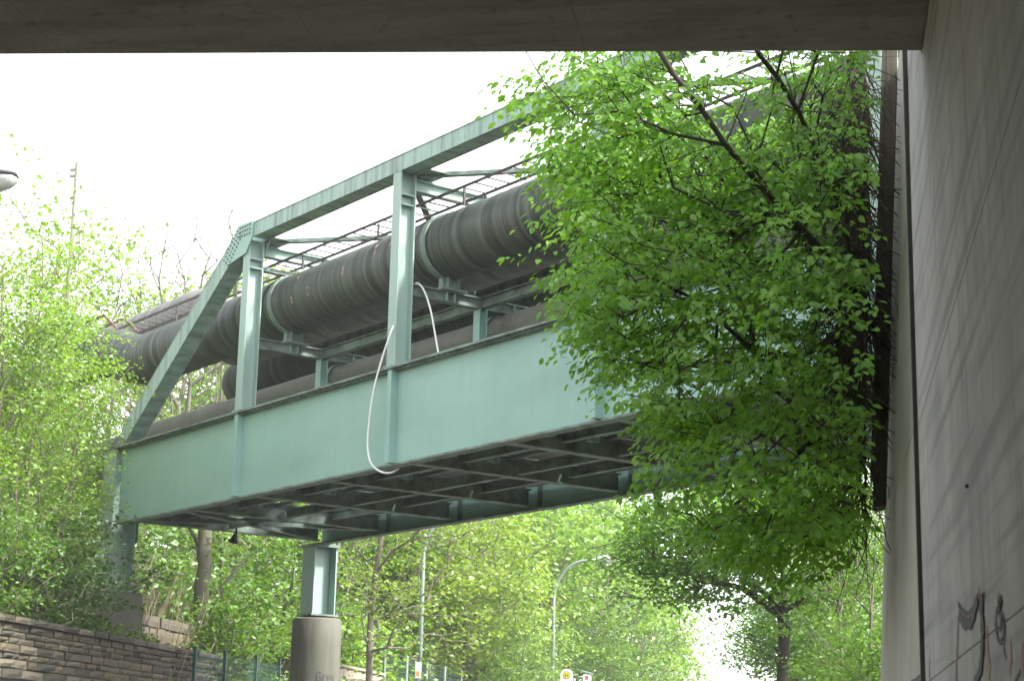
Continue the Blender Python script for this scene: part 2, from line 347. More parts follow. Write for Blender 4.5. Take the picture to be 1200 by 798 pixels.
stroke(zz([(878, 220), (888, 260), (882, 300)]), .010, M['spray_black'], aw, .006)
stroke(zz([(905, 380), (915, 480), (908, 580), (925, 650)]), .004, M['spray_black'], aw, .002)
stroke(zz([(950, 520), (955, 640), (945, 740)]), .006, M['spray_red'], aw, .002)
stroke(zz([(1020, 735), (990, 790), (1000, 840)]), .006, M['spray_black'], aw, .002)
stroke(zz([(1035, 540), (1028, 640), (1040, 760)]), .006, M['spray_red'], aw, .002)
stroke(zz([(405, 650), (402, 740), (410, 830)]), .004, M['spray_black'], aw, .002)

# wing wall beyond the joint, leaning back slightly
ww = thing('wing_wall', 'warm grey concrete wing wall leaning back beyond the rusty joint', 'wall', (XW, 13, 0))
def wing_x(z): return .05 * (z - EYE - .4)
zs_ = [0.1, EYE + .5, EYE + 2.1, EYE + 3.9, EYE + 6.4]
for i in range(len(zs_) - 1):
    a, b = zs_[i] + .004, zs_[i + 1] - .004
    v = []
    for y in (-3.3, 3.6):
        v += [(wing_x(a), y, a), (wing_x(a) + .45, y, a), (wing_x(b) + .45, y, b), (wing_x(b), y, b)]
    o = MB().add(v, [(0, 1, 2, 3), (7, 6, 5, 4), (0, 4, 5, 1), (1, 5, 6, 2), (2, 6, 7, 3), (3, 7, 4, 0)]).build('panel', M['conc_wing'], ww)
    fix_normals(o, .008)
a, b = EYE + 2.28, EYE + 7.2
pl = thing('timber_post', 'dark rotten timber post fixed along the far edge of the wing wall', 'post', (XW, 16.2, a))
v = []
for z in (a, b):
    x = wing_x(z); v += [(x - .115, .0, z - a), (x - .006, .0, z - a), (x - .006, .30, z - a), (x - .115, .30, z - a)]
MB().add(v, [(0, 3, 2, 1), (4, 5, 6, 7), (0, 1, 5, 4), (1, 2, 6, 5), (2, 3, 7, 6), (3, 0, 4, 7)]).build('timber', M['timber'], pl)
v = []
for z in (a + .25, b):
    x = wing_x(z); v += [(x - .145, -.03, z - a), (x - .118, -.03, z - a), (x - .118, .2, z - a), (x - .145, .2, z - a)]
MB().add(v, [(0, 3, 2, 1), (4, 5, 6, 7), (0, 1, 5, 4), (1, 2, 6, 5), (2, 3, 7, 6), (3, 0, 4, 7)]).build('cover_board', M['timber'], pl)

nb = thing('notice_board', 'pale blue framed notice board low on the wing wall by the joint', 'notice board', (XW - .03, 10.9, 1.4))
MB().box(-.012, .02, -1.15, 1.3, 0, .64).build('board', M['blue_panel'], nb)
fr = MB(); fr.box(-.03, .02, -1.19, 1.34, .642, .662).box(-.03, .02, -1.19, -1.152, 0, .644); fr.build('frame', M['galv'], nb)

# ------------------------------------------------------------------ pipe bridge
BO = Vector((-12.369, 30.675, EYE + 4.0)); BRZ = R(-43.966)
hp, WD = 2.2838, 4.26
Rb = Matrix.Rotation(BRZ, 3, 'Z')
def b_of(u, v, y=None, x=None):                      # pixel to bridge axes on a plane y = const or x = const
    d = Rb.transposed() @ ray(u, v); o = Rb.transposed() @ (Vector((0, 0, EYE)) - BO)
    k = (y - o.y) / d.y if y is not None else (x - o.x) / d.x
    return o + d * k
br = thing('pipe_bridge', 'pale green steel truss bridge carrying pipes over the street', 'bridge', BO, BRZ)
XE = 10 * hp
def girder(y, out):                                  # out = -1 near side, +1 far side
    gd = MB().box(.02, XE, y - .011, y + .011, .03, 1.37).build('plate_girder', M['teal'], br)
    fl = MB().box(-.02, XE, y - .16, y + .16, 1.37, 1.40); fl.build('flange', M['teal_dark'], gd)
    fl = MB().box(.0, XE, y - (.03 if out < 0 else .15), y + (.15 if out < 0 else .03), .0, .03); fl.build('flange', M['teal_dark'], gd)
    an = MB()
    for s in (-1, 1):
        an.box(.0, XE, y + s * .012, y + s * .10, 1.345, 1.369)
    an.build('flange_angle', M['teal_dark'], gd)
    lip = MB()
    k = 0.1
    while k < XE:
        for s in (-1, 1): lip.box(k, k + .035, y + s * .11 - .014, y + s * .11 + .014, 1.352, 1.37)
        k += .14
    lip.build('rivet', M['steel_grime'], gd, kind='stuff')
    for t in range(0, 11):
        x = t * hp
        if t % 2 == 0 and t:
            s = MB().box(x - .05, x + .05, y + out * .13 if out < 0 else y + .013, y + out * .012 if out < 0 else y + .13, .032, 1.368)
            s.build('stiffener', M['teal'], gd)
        if t:
            i0, i1 = (y + .012, y + .16) if out < 0 else (y - .16, y - .012)
            MB().box(x - .012, x + .012, i0, i1, .45, 1.34).build('stiffener', M['teal_dark'], gd)
            if out > 0: MB().box(x + .16, x + .18, y - .1, y - .012, .032, .6).build('stiffener', M['teal_dark'], gd)
girder(0, -1); girder(WD, 1)
# top chords, end posts, gussets, posts
ZC0, ZC1 = 4.30, 4.535
def chord(y, near):
    ch = MB()
    ch.box(4.72, 8 * hp - .25, y - .13, y - .11, ZC0, ZC1); ch.box(4.72, 8 * hp - .25, y + .15, y + .17, ZC0, ZC1)
    ch.box(4.72, 8 * hp - .25, y - .14, y + .18, ZC1, ZC1 + .018); ch.box(4.72, 8 * hp - .25, y - .11, y + .15, ZC0 + .02, ZC0 + .036)
    ch.build('top_chord', M['teal_streak'], br)
    for sgn, x0, x1 in ((1, .28, 4.22), (-1, XE - .28, 8 * hp + .12)):
        a, b = Vector((x0, y + .02, 1.58)), Vector((x1, y + .02, 4.31))
        d = (b - a).normalized(); n = Vector((-d.z, 0, d.x)) * (1 if sgn > 0 else -1)
        e = MB()
        for off in (-.14, .14): e.bar(a + Vector((0, off, 0)), b + Vector((0, off, 0)), .02, .30, up=n)
        e.bar(a + n * .158, b + n * .158, .31, .016, up=n); e.bar(a - n * .12, b - n * .12, .258, .016, up=n)
        e.build('end_post', M['teal_streak'], br)
        # riveted gusset at the knee
        if sgn > 0: poly = [(4.30, 4.585), (4.82, 4.565), (4.82, 4.29), (4.62, 4.05), (4.02, 3.97), (3.86, 4.10)]
        else: poly = [(8 * hp * 1.0 + 4.57 - p[0] + 0, p[1]) for p in [(4.30, 4.585), (4.82, 4.565), (4.82, 4.29), (4.62, 4.05), (4.02, 3.97), (3.86, 4.10)]][::-1]
        gs = MB().prism(poly, y - .16, y - .135).build('gusset_plate', M['teal'], br)
        MB().prism(poly, y + .175, y + .20).build('gusset_plate', M['teal'], br)
        rv = MB()
        cx = sum(p[0] for p in poly) / 6; cz = sum(p[1] for p in poly) / 6
        for s_, (ox, oz), dv in ((0, (4.42, 4.50), (1, 0)), (1, (4.24, 4.44), (.82, .57))):
            for i in range(5 if s_ == 0 else 9):
                for j in range(3):
                    if s_ == 0: px, pz = 4.40 + i * .085, 4.52 - j * .075
                    else:
                        px = 4.29 - i * .052 + j * .085; pz = 4.50 - i * .052 - j * .06
                    if sgn < 0: px = 8 * hp + 4.57 - px
                    rv.box(px - .013, px + .013, y - .178, y - .1605, pz - .013, pz + .013)
        rv.build('rivet', M['steel_grime'], gs, kind='stuff')
chord(0, True); chord(WD, False)
def post(x, y):
    p = MB(); z0, z1 = 1.402, ZC0 - .002
    p.box(x - .105, x + .105, y - .125, y - .105, z0, z1); p.box(x - .105, x + .105, y + .125, y + .145, z0, z1)
    p.box(x - .008, x + .008, y - .105, y + .125, z0, z1)
    o = p.build('post', M['teal_post'], br)
    q = MB().box(x - .15, x + .15, y - .15, y + .155, 1.4025, 1.43)
    q.build('base_plate', M['teal_streak'], o)
    for zz_ in (3.80, 3.95): MB().box(x + .0085, x + .10, y - .10, y + .12, zz_, zz_ + .02).build('stiffener', M['teal_streak'], o)
    return o
for k in range(1, 5):
    for y in (0, WD): post(2 * hp * k + (.03 if k == 1 else 0), y)
    x = 2 * hp * k
    MB().ibeam((x, .13, 4.15), (x, WD - .13, 4.15), .14, .18).build('lateral_strut', M['teal_post'], br)
    gp = MB().box(x - .25, x + .45, .13, .5, ZC0 - .02, ZC0 - .004).build('bracing_plate', M['teal_dark'], br)
    if k < 4:
        MB().profile((x + .1, .2, 4.27), (x + 2 * hp - .1, WD - .2, 4.27), [(-.05, -.01), (.05, -.01), (.05, .002), (-.038, .002), (-.038, .08), (-.05, .08)]).build('bracing_angle', M['teal_dark'], br)
        MB().profile((x + .1, WD - .2, 4.25), (x + 2 * hp - .1, .2, 4.25), [(-.05, -.01), (.05, -.01), (.05, .002), (-.038, .002), (-.038, .08), (-.05, .08)]).build('bracing_angle', M['teal_dark'], br)
    # cross frame that carries the pipes
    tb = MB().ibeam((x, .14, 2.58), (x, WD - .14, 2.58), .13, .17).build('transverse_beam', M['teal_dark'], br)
    for y in (.78, .92, 2.0, 2.2):
        MB().box(x + .008, x + .065, y - .008, y + .008, 2.515, 2.645).build('stiffener', M['teal'], tb)
    for y in (1.42, 2.84):
        s = MB(); s.box(x - .08, x + .08, y - .07, y - .055, .5, 2.49).box(x - .08, x + .08, y + .055, y + .07, .5, 2.49).box(x - .006, x + .006, y - .055, y + .055, .5, 2.49)
        s.build('stub_post', M['teal'], br)
MB().profile((2 * hp, .13, 3.86), (2 * hp, WD - .13, 3.86), [(-.05, -.05), (.05, -.05), (.05, -.035), (-.035, -.035), (-.035, .05), (-.05, .05)]).build('portal_strut', M['teal_dark'], br)
for y in (1.42, 2.84):
    for k in range(1, 4):
        MB().ibeam((2 * hp * k + .07, y, 2.58), (2 * hp * (k + 1) - .07, y, 2.58), .12, .165).build('longitudinal_beam', M['teal_dark'], br)
        for j in (1, 2, 3):
            x = 2 * hp * k + j * hp / 2
            if y > 2: MB().box(x - .03, x + .03, y - .075, y - .061, 2.50, 2.74).build('bracket', M['teal'], br)
# underside
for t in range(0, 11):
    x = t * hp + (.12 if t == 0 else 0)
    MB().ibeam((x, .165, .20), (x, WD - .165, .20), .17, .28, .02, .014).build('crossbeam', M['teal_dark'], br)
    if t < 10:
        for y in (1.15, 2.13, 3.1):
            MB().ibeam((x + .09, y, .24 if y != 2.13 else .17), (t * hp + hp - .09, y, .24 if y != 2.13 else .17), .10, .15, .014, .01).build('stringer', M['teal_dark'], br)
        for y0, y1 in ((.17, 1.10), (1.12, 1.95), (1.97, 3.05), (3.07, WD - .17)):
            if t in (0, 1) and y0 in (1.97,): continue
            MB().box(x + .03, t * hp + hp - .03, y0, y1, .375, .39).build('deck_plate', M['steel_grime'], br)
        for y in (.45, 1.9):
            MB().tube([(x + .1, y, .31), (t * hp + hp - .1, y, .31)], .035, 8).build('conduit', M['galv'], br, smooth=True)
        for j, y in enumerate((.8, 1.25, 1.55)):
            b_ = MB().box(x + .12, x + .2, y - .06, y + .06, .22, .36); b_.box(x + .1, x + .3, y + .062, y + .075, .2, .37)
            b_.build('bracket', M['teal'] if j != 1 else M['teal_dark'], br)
MB().profile((.25, .3, .10), (2.1, WD - .3, .10), [(-.06, -.03), (.06, -.03), (.06, -.015), (-.045, -.015), (-.045, .06), (-.06, .06)]).build('bracing_angle', M['teal_dark'], br)
MB().profile((2.1, .3, .08), (.25, WD - .3, .08), [(-.06, -.03), (.06, -.03), (.06, -.015), (-.045, -.015), (-.045, .06), (-.06, .06)]).build('bracing_angle', M['teal_dark'], br)
# steel columns at the left end
def column(x0, x1, y0, y1, z0, z1):
    c = MB(); c.box(x0, x1, y0, y0 + .025, z0, z1).box(x0, x1, y1 - .025, y1, z0, z1).box((x0 + x1) / 2 - .01, (x0 + x1) / 2 + .01, y0 + .025, y1 - .025, z0, z1)
    o = c.build('steel_column', M['teal_post'], br)
    MB().box(x0 - .05, x1 + .05, y0 - .05, y1 + .05, z0 - .035, z0 - .001).build('base_plate', M['teal_dark'], o)
    for bx in (x0 - .025, x1 + .025):
        for by in (y0 - .025, y1 + .025): MB().tube([(bx, by, z0 - .002), (bx, by, z0 + .045)], .014, 6).build('anchor_bolt', M['steel_grime'], o)
    return o
c1 = column(-.52, -.03, -.12, .38, -1.16, 1.36)
MB().box(-.56, .25, -.165, .42, 1.405, 1.44).build('cap_plate', M['teal_dark'], c1)
MB().box(-.24, -.02, .39, .42, -.3, 1.3).build('side_plate', M['teal_dark'], c1)
pa = MB(); pa.box(-.36, -.24, -.126, -.1205, -.62, -.52).box(-.31, -.18, -.1255, -.1203, -.76, -.66); pa.build('paint_spot', M['white'], c1)
c2 = column(-.22, .24, WD - .28, WD + .22, -1.34, -.004)
MB().box(-.12, .14, WD - .16, WD + .10, -1.415, -1.376).build('bearing', M['steel_grime'], c2)
MB().box(-.26, .28, WD - .31, WD + .25, -.06, -.003).build('cap_plate', M['teal_dark'], c2)

# concrete piers
def bw(x, y, z): return BO + Rb @ Vector((x, y, z))
p2 = bw(0.01, WD - .03, 0)
pr = thing('concrete_pier', 'round concrete pier with graffiti under the far bridge column', 'pier', (p2.x, p2.y, 0))
ZP = BO.z - 1.42
n = 40; mb = MB()
prof = [(.48, 0), (.475, ZP - .5), (.47, ZP - .03), (.45, ZP)]
for (r, z) in prof: mb.v += [(r * math.cos(2 * math.pi * k / n), r * math.sin(2 * math.pi * k / n), z) for k in range(n)]
mb.attr = [0] * len(mb.v)
for i in range(len(prof) - 1): mb.f += [(i * n + k, i * n + (k + 1) % n, (i + 1) * n + (k + 1) % n, (i + 1) * n + k) for k in range(n)]
mb.f.append(tuple(range((len(prof) - 1) * n, len(prof) * n)))
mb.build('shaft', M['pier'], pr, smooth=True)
def pier_stroke(pts, w):                             # letters sprayed on the shaft: (angle metres, height)
    a0 = math.atan2(-p2.y, -p2.x) + .02; vs = []
    for i, q in enumerate(pts):
        a, b = pts[max(i - 1, 0)], pts[min(i + 1, len(pts) - 1)]
        d = Vector((b[0] - a[0], b[1] - a[1])).normalized(); nn = Vector((-d.y, d.x)) * w
        for s in (-1, 1):
            an = a0 + (q[0] + nn.x * s) / .478; vs.append((.4815 * math.cos(an), .4815 * math.sin(an), q[1] + nn.y * s))
    m = MB().add(vs, [(2 * i, 2 * i + 1, 2 * i + 3, 2 * i + 2) for i in range(len(pts) - 1)])
    m.build('graffiti', M['spray_black'], pr)
gz = on_y(385, 790, p2.y).z
for pts, w in (([(.10, .09), (.05, .12), (.0, .06), (.0, -.06), (.05, -.12), (.10, -.08), (.10, -.01), (.06, -.01)], .014), ([(.16, -.1), (.16, .04), (.17, .02), (.21, .05)], .011),
               ([(.25, 0), (.28, .05), (.31, 0), (.28, -.09), (.25, 0)], .010), ([(.40, .04), (.36, .04), (.36, -.01), (.40, -.04), (.36, -.1)], .010), ([(.45, .06), (.44, -.1)], .010)):
    pier_stroke([(x * .8 + .03, gz - .06 + z * .75) for x, z in pts], w * .7)
p1 = bw(-.27, .13, 0)
pd = thing('concrete_pedestal', 'square concrete pedestal under the bridge column behind the stone wall', 'pedestal', (p1.x, p1.y, 2.6), BRZ)
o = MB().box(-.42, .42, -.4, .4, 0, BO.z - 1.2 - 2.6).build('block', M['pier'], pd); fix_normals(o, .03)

# ------------------------------------------------------------------ pipes
def bend(pts, rad, seg=10):
    P = [Vector(p) for p in pts]; out = [P[0]]
    for i in range(1, len(P) - 1):
        a = (P[i - 1] - P[i]).normalized(); b = (P[i + 1] - P[i]).normalized(); r = min(rad, (P[i] - P[i - 1]).length * .48, (P[i + 1] - P[i]).length * .48)
        A, B = P[i] + a * r, P[i] + b * r
        for k in range(seg + 1):
            t = k / seg; out.append(A * (1 - t) ** 2 + P[i] * 2 * t * (1 - t) + B * t * t)
    return out + [P[-1]]
def dense(pts, step=.06):
    out = []
    for i in range(len(pts) - 1):
        a, b = pts[i], pts[i + 1]; n_ = max(1, int((b - a).length / step))
        out += [a.lerp(b, k / n_) for k in range(n_)]
    return out + [pts[-1]]
rng = random.Random(5)
def pipe(label, path, r, mt, rings, rad, ribs=True, saddle_to=None, cut=None, elbow=None):
    t = thing('pipeline', label, 'pipe', BO, BRZ)
    P = dense(bend(path, rad), .05)
    rr = [r + (rng.choice((-1, 0, 0, 1, 1)) * .007 if ribs else 0) for _ in P]
    MB().tube(P, rr, 48).build('pipe_run', mt, t, smooth=True)
    c = Vector(path[0])
    for x in rings:
        rb = MB().ring((x, c.y, c.z), (1, 0, 0), r + .004, .10, .028, 48)
        rb.build('support_ring', M['ring'], t)
        if ribs: MB().ring((x - .26, c.y, c.z), (1, 0, 0), r + .004, .05, .015, 48).build('seam_ring', M['pipe'], t)
        if saddle_to is not None:
            s = MB(); zb = saddle_to
            s.box(x - .14, x + .14, c.y - .22, c.y + .22, zb, zb + .025)
            s.box(x - .05, x + .05, c.y - .16, c.y + .16, zb + .025, c.z - r * .93)
            s.box(x - .12, x + .12, c.y - .10, c.y - .085, zb + .025, c.z - r * .96).box(x - .12, x + .12, c.y + .085, c.y + .10, zb + .025, c.z - r * .96)
            s.build('saddle', M['ring'], t)
    for (x, w, hgt) in (elbow or ()):
        MB().ring(x, w, r + .004, hgt, .02, 48).build('seam_ring', mt, t)
    return t
posts_x = [2 * hp * k for k in (1, 2, 3, 4)]
Z1 = 3.34
pp1 = pipe('nearest large dark pipe with ribbed wrap lying across the bridge frames', [(XE, .85, Z1), (-1.35, .85, Z1), (-2.5, .72, Z1 + .42), (-12, .72, Z1 + .42)], .485, M['pipe'], posts_x, .55, saddle_to=2.665)
for i in range(9):                                    # scuffs in the wrapping
    x = rng.uniform(4.9, 8.6); a = rng.uniform(2.6, 3.6); m_ = MB(); vs = []
    L_, w_ = rng.uniform(.05, .2), rng.uniform(.015, .035)
    for dx, da in ((-w_, -L_), (w_, -L_ * .7), (w_ * .6, L_), (-w_ * .8, L_ * .8)):
        vs.append((x + dx, .85 + .4945 * math.cos(a + da), Z1 + .4945 * math.sin(a + da) ))
    m_.add(vs, [(0, 1, 2, 3)]).build('scuff', M['pink_wear'], pp1)
pipe('large dark pipe behind the first, bending up past the bridge end', [(XE, 2.32, 3.76), (-.45, 2.32, 3.76), (-1.35, 2.32, 4.66), (-12, 2.32, 4.66)], .485, M['pipe_pale'], [hp * k for k in (3, 5, 7)], .6, saddle_to=3.22)
pipe('dark pipe at the back that turns away before the end post', [(XE, 3.35, 3.4), (-2.3, 3.35, 3.4), (-2.7, 6.5, 3.2), (-3.4, 11, 2.9)], .45, M['pipe'], [hp * k for k in (3, 5, 7)], .7, ribs=False, saddle_to=2.667)
pipe('brown grey pipe lying low just behind the girder top', [(XE, 1.95, 2.24), (-3.2, 1.95, 2.24), (-9, 1.95, 2.0)], .265, M['pipe_low'], [x - .25 for x in posts_x], .5, ribs=False)
st = thing('pipeline', 'dark large pipe end dropping behind the end post', 'pipe', BO, BRZ)
MB().tube(dense(bend([(.6, 2.9, 2.3), (-1.2, 2.9, 2.3), (-2.4, 2.5, 1.9), (-8, 2.5, 1.9)], .5)), .46, 40).build('pipe_run', M['pipe'], st, smooth=True)

# cable ladder along the top of the near pipe
cl = thing('cable_ladder', 'rusty cable ladder running along the top of the nearest large pipe', 'cable ladder', BO, BRZ)
LZ, LY0, LY1 = 3.97, .42, .86
rail_me = None
for y in (LY0, LY1):
    MB().box(-1.6, XE - 1, y - .013, y + .013, LZ - .018, LZ + .018).build('rail', M['ladder'], cl)
rg = MB().box(-.009, .009, LY0 + .014, LY1 - .014, -.009, .009).mesh('rung', M['ladder'])
x = -1.4
while x < XE - 1.1:
    link('rung', rg, cl, loc=(x, 0, LZ)); x += .30
k = 0.9
while k < XE - 1.2:
    MB().box(k - .015, k + .015, LY0 + .02, LY0 + .05, 3.70, LZ - .019).build('bracket', M['ladder'], cl)
    MB().box(k - .015, k + .015, LY1 - .05, LY1 - .02, 3.82, LZ - .019).build('bracket', M['ladder'], cl); k += 2.28
for (a, b) in (((-1.6, LZ), (-2.3, LZ + .42)), ((-2.3, LZ + .42), (-8, LZ + .42))):
    for y in (LY0, LY1): MB().bar((a[0], y, a[1]), (b[0], y, b[1]), .03, .045).build('rail', M['rust'], cl)
x = -2.5
while x > -8: link('rung', rg, cl, loc=(x, 0, LZ + .42)); x -= .3

# white hose hanging over the girder
hz = thing('hose', 'white hose looped over the cross frame and hanging down the girder face', 'hose', BO, BRZ)
hpts = [b_of(514, 416, y=.34), b_of(511, 398, y=.34), b_of(505, 365, y=.32), b_of(498, 343, y=.3), b_of(491, 333, y=.28), b_of(485, 334, y=.25), b_of(477, 346, y=.22),
        b_of(466, 372, y=.02), b_of(458, 390, y=-.19), b_of(446, 426, y=-.22), b_of(437, 462, y=-.24), b_of(432, 500, y=-.25), b_of(431, 525, y=-.24), b_of(435, 543, y=-.22), b_of(445, 552, y=-.15), b_of(457, 554, y=-.05), b_of(467, 549, y=.12)]
def smooth_path(P, n_=8):
    out = []
    for i in range(len(P) - 1):
        p0, p1, p2_, p3 = P[max(i - 1, 0)], P[i], P[i + 1], P[min(i + 2, len(P) - 1)]
        for k_ in range(n_):
            t = k_ / n_
            out.append(.5 * (2 * p1 + (p2_ - p0) * t + (2 * p0 - 5 * p1 + 4 * p2_ - p3) * t * t + (3 * p1 - p0 - 3 * p2_ + p3) * t ** 3))
    return out + [P[-1]]
MB().tube(smooth_path(hpts), .0145, 8).build('tube', M['hose'], hz, smooth=True)

fl = thing('floodlight', 'small dark floodlight hanging under the left end of the bridge', 'floodlight', bw(.75, 2.0, .06), BRZ)
MB().box(-.015, .015, -.015, .015, -.12, 0).build('stem', M['black'], fl)
mb = MB(); mb.tube([(-.02, 0, -.1), (-.06, 0, -.18), (-.10, 0, -.25)], [.03, .05, .095], 14); mb.build('shade', M['black'], fl)

# ------------------------------------------------------------------ stone walls on the left
def stone_mesh(seed, mt):
    r = random.Random(seed); m_ = MB()
    # unit block 1 x 1 x 1 with a rough split face on +x
    n1 = 4; vs = []; fs = []
    for j in range(3):
        for i in range(n1):
            e = (i in (0, n1 - 1)) or (j in (0, 2))
            vs.append(((0 if e else .5 + r.uniform(-.3, .6)), i / (n1 - 1) - .5, j / 2 - .5))
    for j in range(2):
        for i in range(n1 - 1): fs.append((j * n1 + i, j * n1 + i + 1, (j + 1) * n1 + i + 1, (j + 1) * n1 + i))
    b = len(vs); vs += [(-3, -.5, -.5), (-3, .5, -.5), (-3, .5, .5), (-3, -.5, .5)]
    fs += [(0, b, b + 1, n1 - 1), (2 * n1, 3 * n1 - 1, b + 2, b + 3), (0, n1, 2 * n1, b + 3, b), (n1 - 1, b + 1, b + 2, 3 * n1 - 1, 2 * n1 - 1)]
    m_.add(vs, fs); return m_.mesh('stone', mt)
SM = [stone_mesh(i * 7 + j, STONE[j]) for i in range(3) for j in range(4)]
def stone_wall(label, x, y0, y1, ztop, zlow, tone, nmax, coping=True, hmin=.07, hmax=.15):
    w = thing('stone_wall', label, 'wall', (x, (y0 + y1) / 2, 0)); r = random.Random(int(y0 * 10)); ym = (y0 + y1) / 2
    MB().box(-.5, -.03, y0 - ym, y1 - ym, .05, ztop - .02).build('core', M['mortar'], w)
    z = ztop; cnt = 0; course = 0
    while z > zlow:
        h = r.uniform(hmin, hmax) if course or not coping else .11
        y = y0 - r.uniform(0, .3)
        while y < y1:
            L_ = r.uniform(.16, .62) * (1.3 if h > .11 else .9) if course or not coping else r.uniform(.5, .9)
            a, b_ = max(y, y0), min(y + L_, y1)
            if b_ - a > .08 and cnt < nmax:
                s = link('stone', SM[r.choice(tone) + 4 * r.randrange(3)], w, loc=(r.uniform(-.012, .03) + (.05 if course == 0 and coping else 0), (a + b_) / 2 - ym, z - h / 2))
                s.scale = (.032, b_ - a - .014, (h - .012) * r.uniform(.86, 1.02)); s.rotation_euler = (r.uniform(-.025, .025), 0, r.uniform(-.02, .02)); cnt += 1
            y += L_
        z -= h; course += 1
    return w
stone_wall('long rough sandstone retaining wall at the lower left under the saplings', -11.2, 21.6, 30.7, EYE + 1.86, EYE + 1.02, [0, 1, 0, 2, 0, 3, 2], 295)
stone_wall('dark sandstone wall set back behind the green mesh fence', -12.0, 30.75, 38.6, EYE + 1.98, EYE + 1.0, [2, 2, 0], 200)
stone_wall('short tan masonry pier end behind the round concrete pier', -11.35, 38.65, 40.2, EYE + 2.16, EYE + 1.3, [1, 3, 0], 60)
stone_wall('low ruined block of pale masonry in the brambles behind the pedestal', -12.75, 33.2, 36.3, EYE + 2.62, EYE + 2.05, [0, 1, 0], 60, coping=False, hmin=.2, hmax=.3)
wb = thing('wooden_fence', 'low weathered board fence to the right of the round concrete pier', 'fence', (-10.9, 43, 0))
y = -2.6
for i in range(20):
    MB().box(-.02, .02, y, y + .235, .1, EYE + 2.02 + .03 * math.sin(i * 2.1)).build('board', M['wood'], wb); y += .25
MB().box(-.06, .06, -2.7, 2.5, EYE + 2.06, EYE + 2.12).build('rail', M['wood'], wb)
# green mesh fence in front of the recess
gf = thing('mesh_fence', 'dark green mesh fence in front of the recessed stone wall', 'fence', (-11.0, 34, 0))
pys = [31.35, 33.05, 35.0, 36.6]
for y in pys: MB().box(-.03, .03, y - 34 - .03, y - 34 + .03, .1, EYE + 1.88 + (y - 31) * .02).build('post', M['green_fence'], gf)
for i in range(3):
    a, b_ = pys[i] - 34 + .035, pys[i + 1] - 34 - .035; m_ = MB(); z = EYE + .1
    while z < EYE + 1.86: m_.box(.0, .008, a, b_, z, z + .02); z += .2
    y = a
    while y < b_: m_.box(.009, .014, y, y + .013, .3, EYE + 1.84); y += .06
    m_.build('mesh_panel', M['green_fence'], gf)
wf = thing('wire_fence', 'long grey green wire fence along the foot of the hillside', 'fence', (-11.0, 62, 0))
for k in range(15):
    y = -16 + k * 2.6
    MB().tube([(0, y, .3), (0, y, EYE + 2.75)], .04, 6).build('post', M['galv'], wf)
m_ = MB(); y = -16
while y < 20.4: m_.box(-.004, .004, y, y + .012, .3, EYE + 2.6); y += .11
z = .5
while z < EYE + 2.7: m_.box(.005, .012, -16, 20.4, z, z + .014); z += .14
m_.build('wire_mesh', M['green_fence'], wf, kind='stuff')

# ------------------------------------------------------------------ street lamps, signs, pole
def lamp(label, x, y, bend_h=EYE + 5.5, top=EYE + 6.95, arm=1.55, big=False):
    t = thing('street_lamp', label, 'street lamp', (x, y, .13), 0, 'street lamps along the road')
    P = [(0, 0, 0), (0, 0, bend_h - .13)]
    for k in range(1, 11):
        a = math.pi / 2 * k / 10; P.append((1.15 * (1 - math.cos(a)), 0, bend_h - .13 + (top - bend_h) * math.sin(a)))
    P.append((arm, 0, top - .13 + .04))
    MB().tube(P, [.075, .06] + [.045] * 11, 10).build('pole', M['galv'], t, smooth=True)
    h = MB(); prof = [(-.05, .05), (.08, .11), (.28, .16), (.52, .15), (.62, .07)]
    h.tube([(arm + px, 0, top - .13 + .06) for px, _ in prof], [q[1] for q in prof], 14)
    o = h.build('lamp_head', M['lamp_body'], t, smooth=True)
    g_ = MB(); g_.tube([(arm + px, 0, top - .13 - .03) for px in (.1, .24, .40, .47)], [.05, .085, .075, .02], 14); g_.build('lamp_glass', M['lamp_glass'], o, smooth=True)
    return t
lamp('curved grey street lamp whose top meets the bridge underside', -10.95, 50)
lamp('curved street lamp with its pale head clear against the hillside', -9.05, 63)
lamp('thin distant street lamp half lost in the green hillside', -8.75, 80)
lamp('farthest street lamp against the bright gap at the road end', -7.9, 124)
# near lamp at the left edge: only its head reaches into the view
hp_ = on_y(21, 205, 21.8)
t = thing('street_lamp', 'near street lamp with only its grey head showing by the sky', 'street lamp', (hp_.x - 2.5, 21.8, .13), 0, 'street lamps along the road')
zt = hp_.z - .13
MB().tube([(0, 0, 0), (0, 0, zt - 1.4)] + [(1.2 * (1 - math.cos(math.pi / 2 * k / 10)), 0, zt - 1.4 + 1.45 * math.sin(math.pi / 2 * k / 10)) for k in range(1, 11)] + [(1.75, 0, zt + .05)], [.08, .065] + [.05] * 11, 12).build('pole', M['galv'], t, smooth=True)
hd = MB()
def egg(m_, x0, x1, zc, up, dn, wy, n_=20, rows=8):
    vs = []; fs = []
    for i in range(rows + 1):
        a = math.pi * i / rows; xx = (x0 + x1) / 2 - (x1 - x0) / 2 * math.cos(a); s = math.sin(a) ** .7
        for k in range(n_):
            b = 2 * math.pi * k / n_; zz_ = math.sin(b); vs.append((xx, wy * s * math.cos(b), zc + (up if zz_ > 0 else dn) * s * zz_))
    for i in range(rows):
        for k in range(n_): fs.append((i * n_ + k, (i + 1) * n_ + k, (i + 1) * n_ + (k + 1) % n_, i * n_ + (k + 1) % n_))
    m_.add(vs, fs); return m_
o = egg(hd, 1.6, 2.48, zt + .03, .27, .05, .2).build('lamp_head', M['lamp_body'], t, smooth=True)
egg(MB(), 1.75, 2.49, zt - .035, .012, .2, .19).build('lamp_glass', M['lamp_glass'], o, smooth=True)
egg(MB(), 1.7, 2.505, zt - .018, .018, .018, .205).build('lamp_rim', M['black'], o, smooth=True)

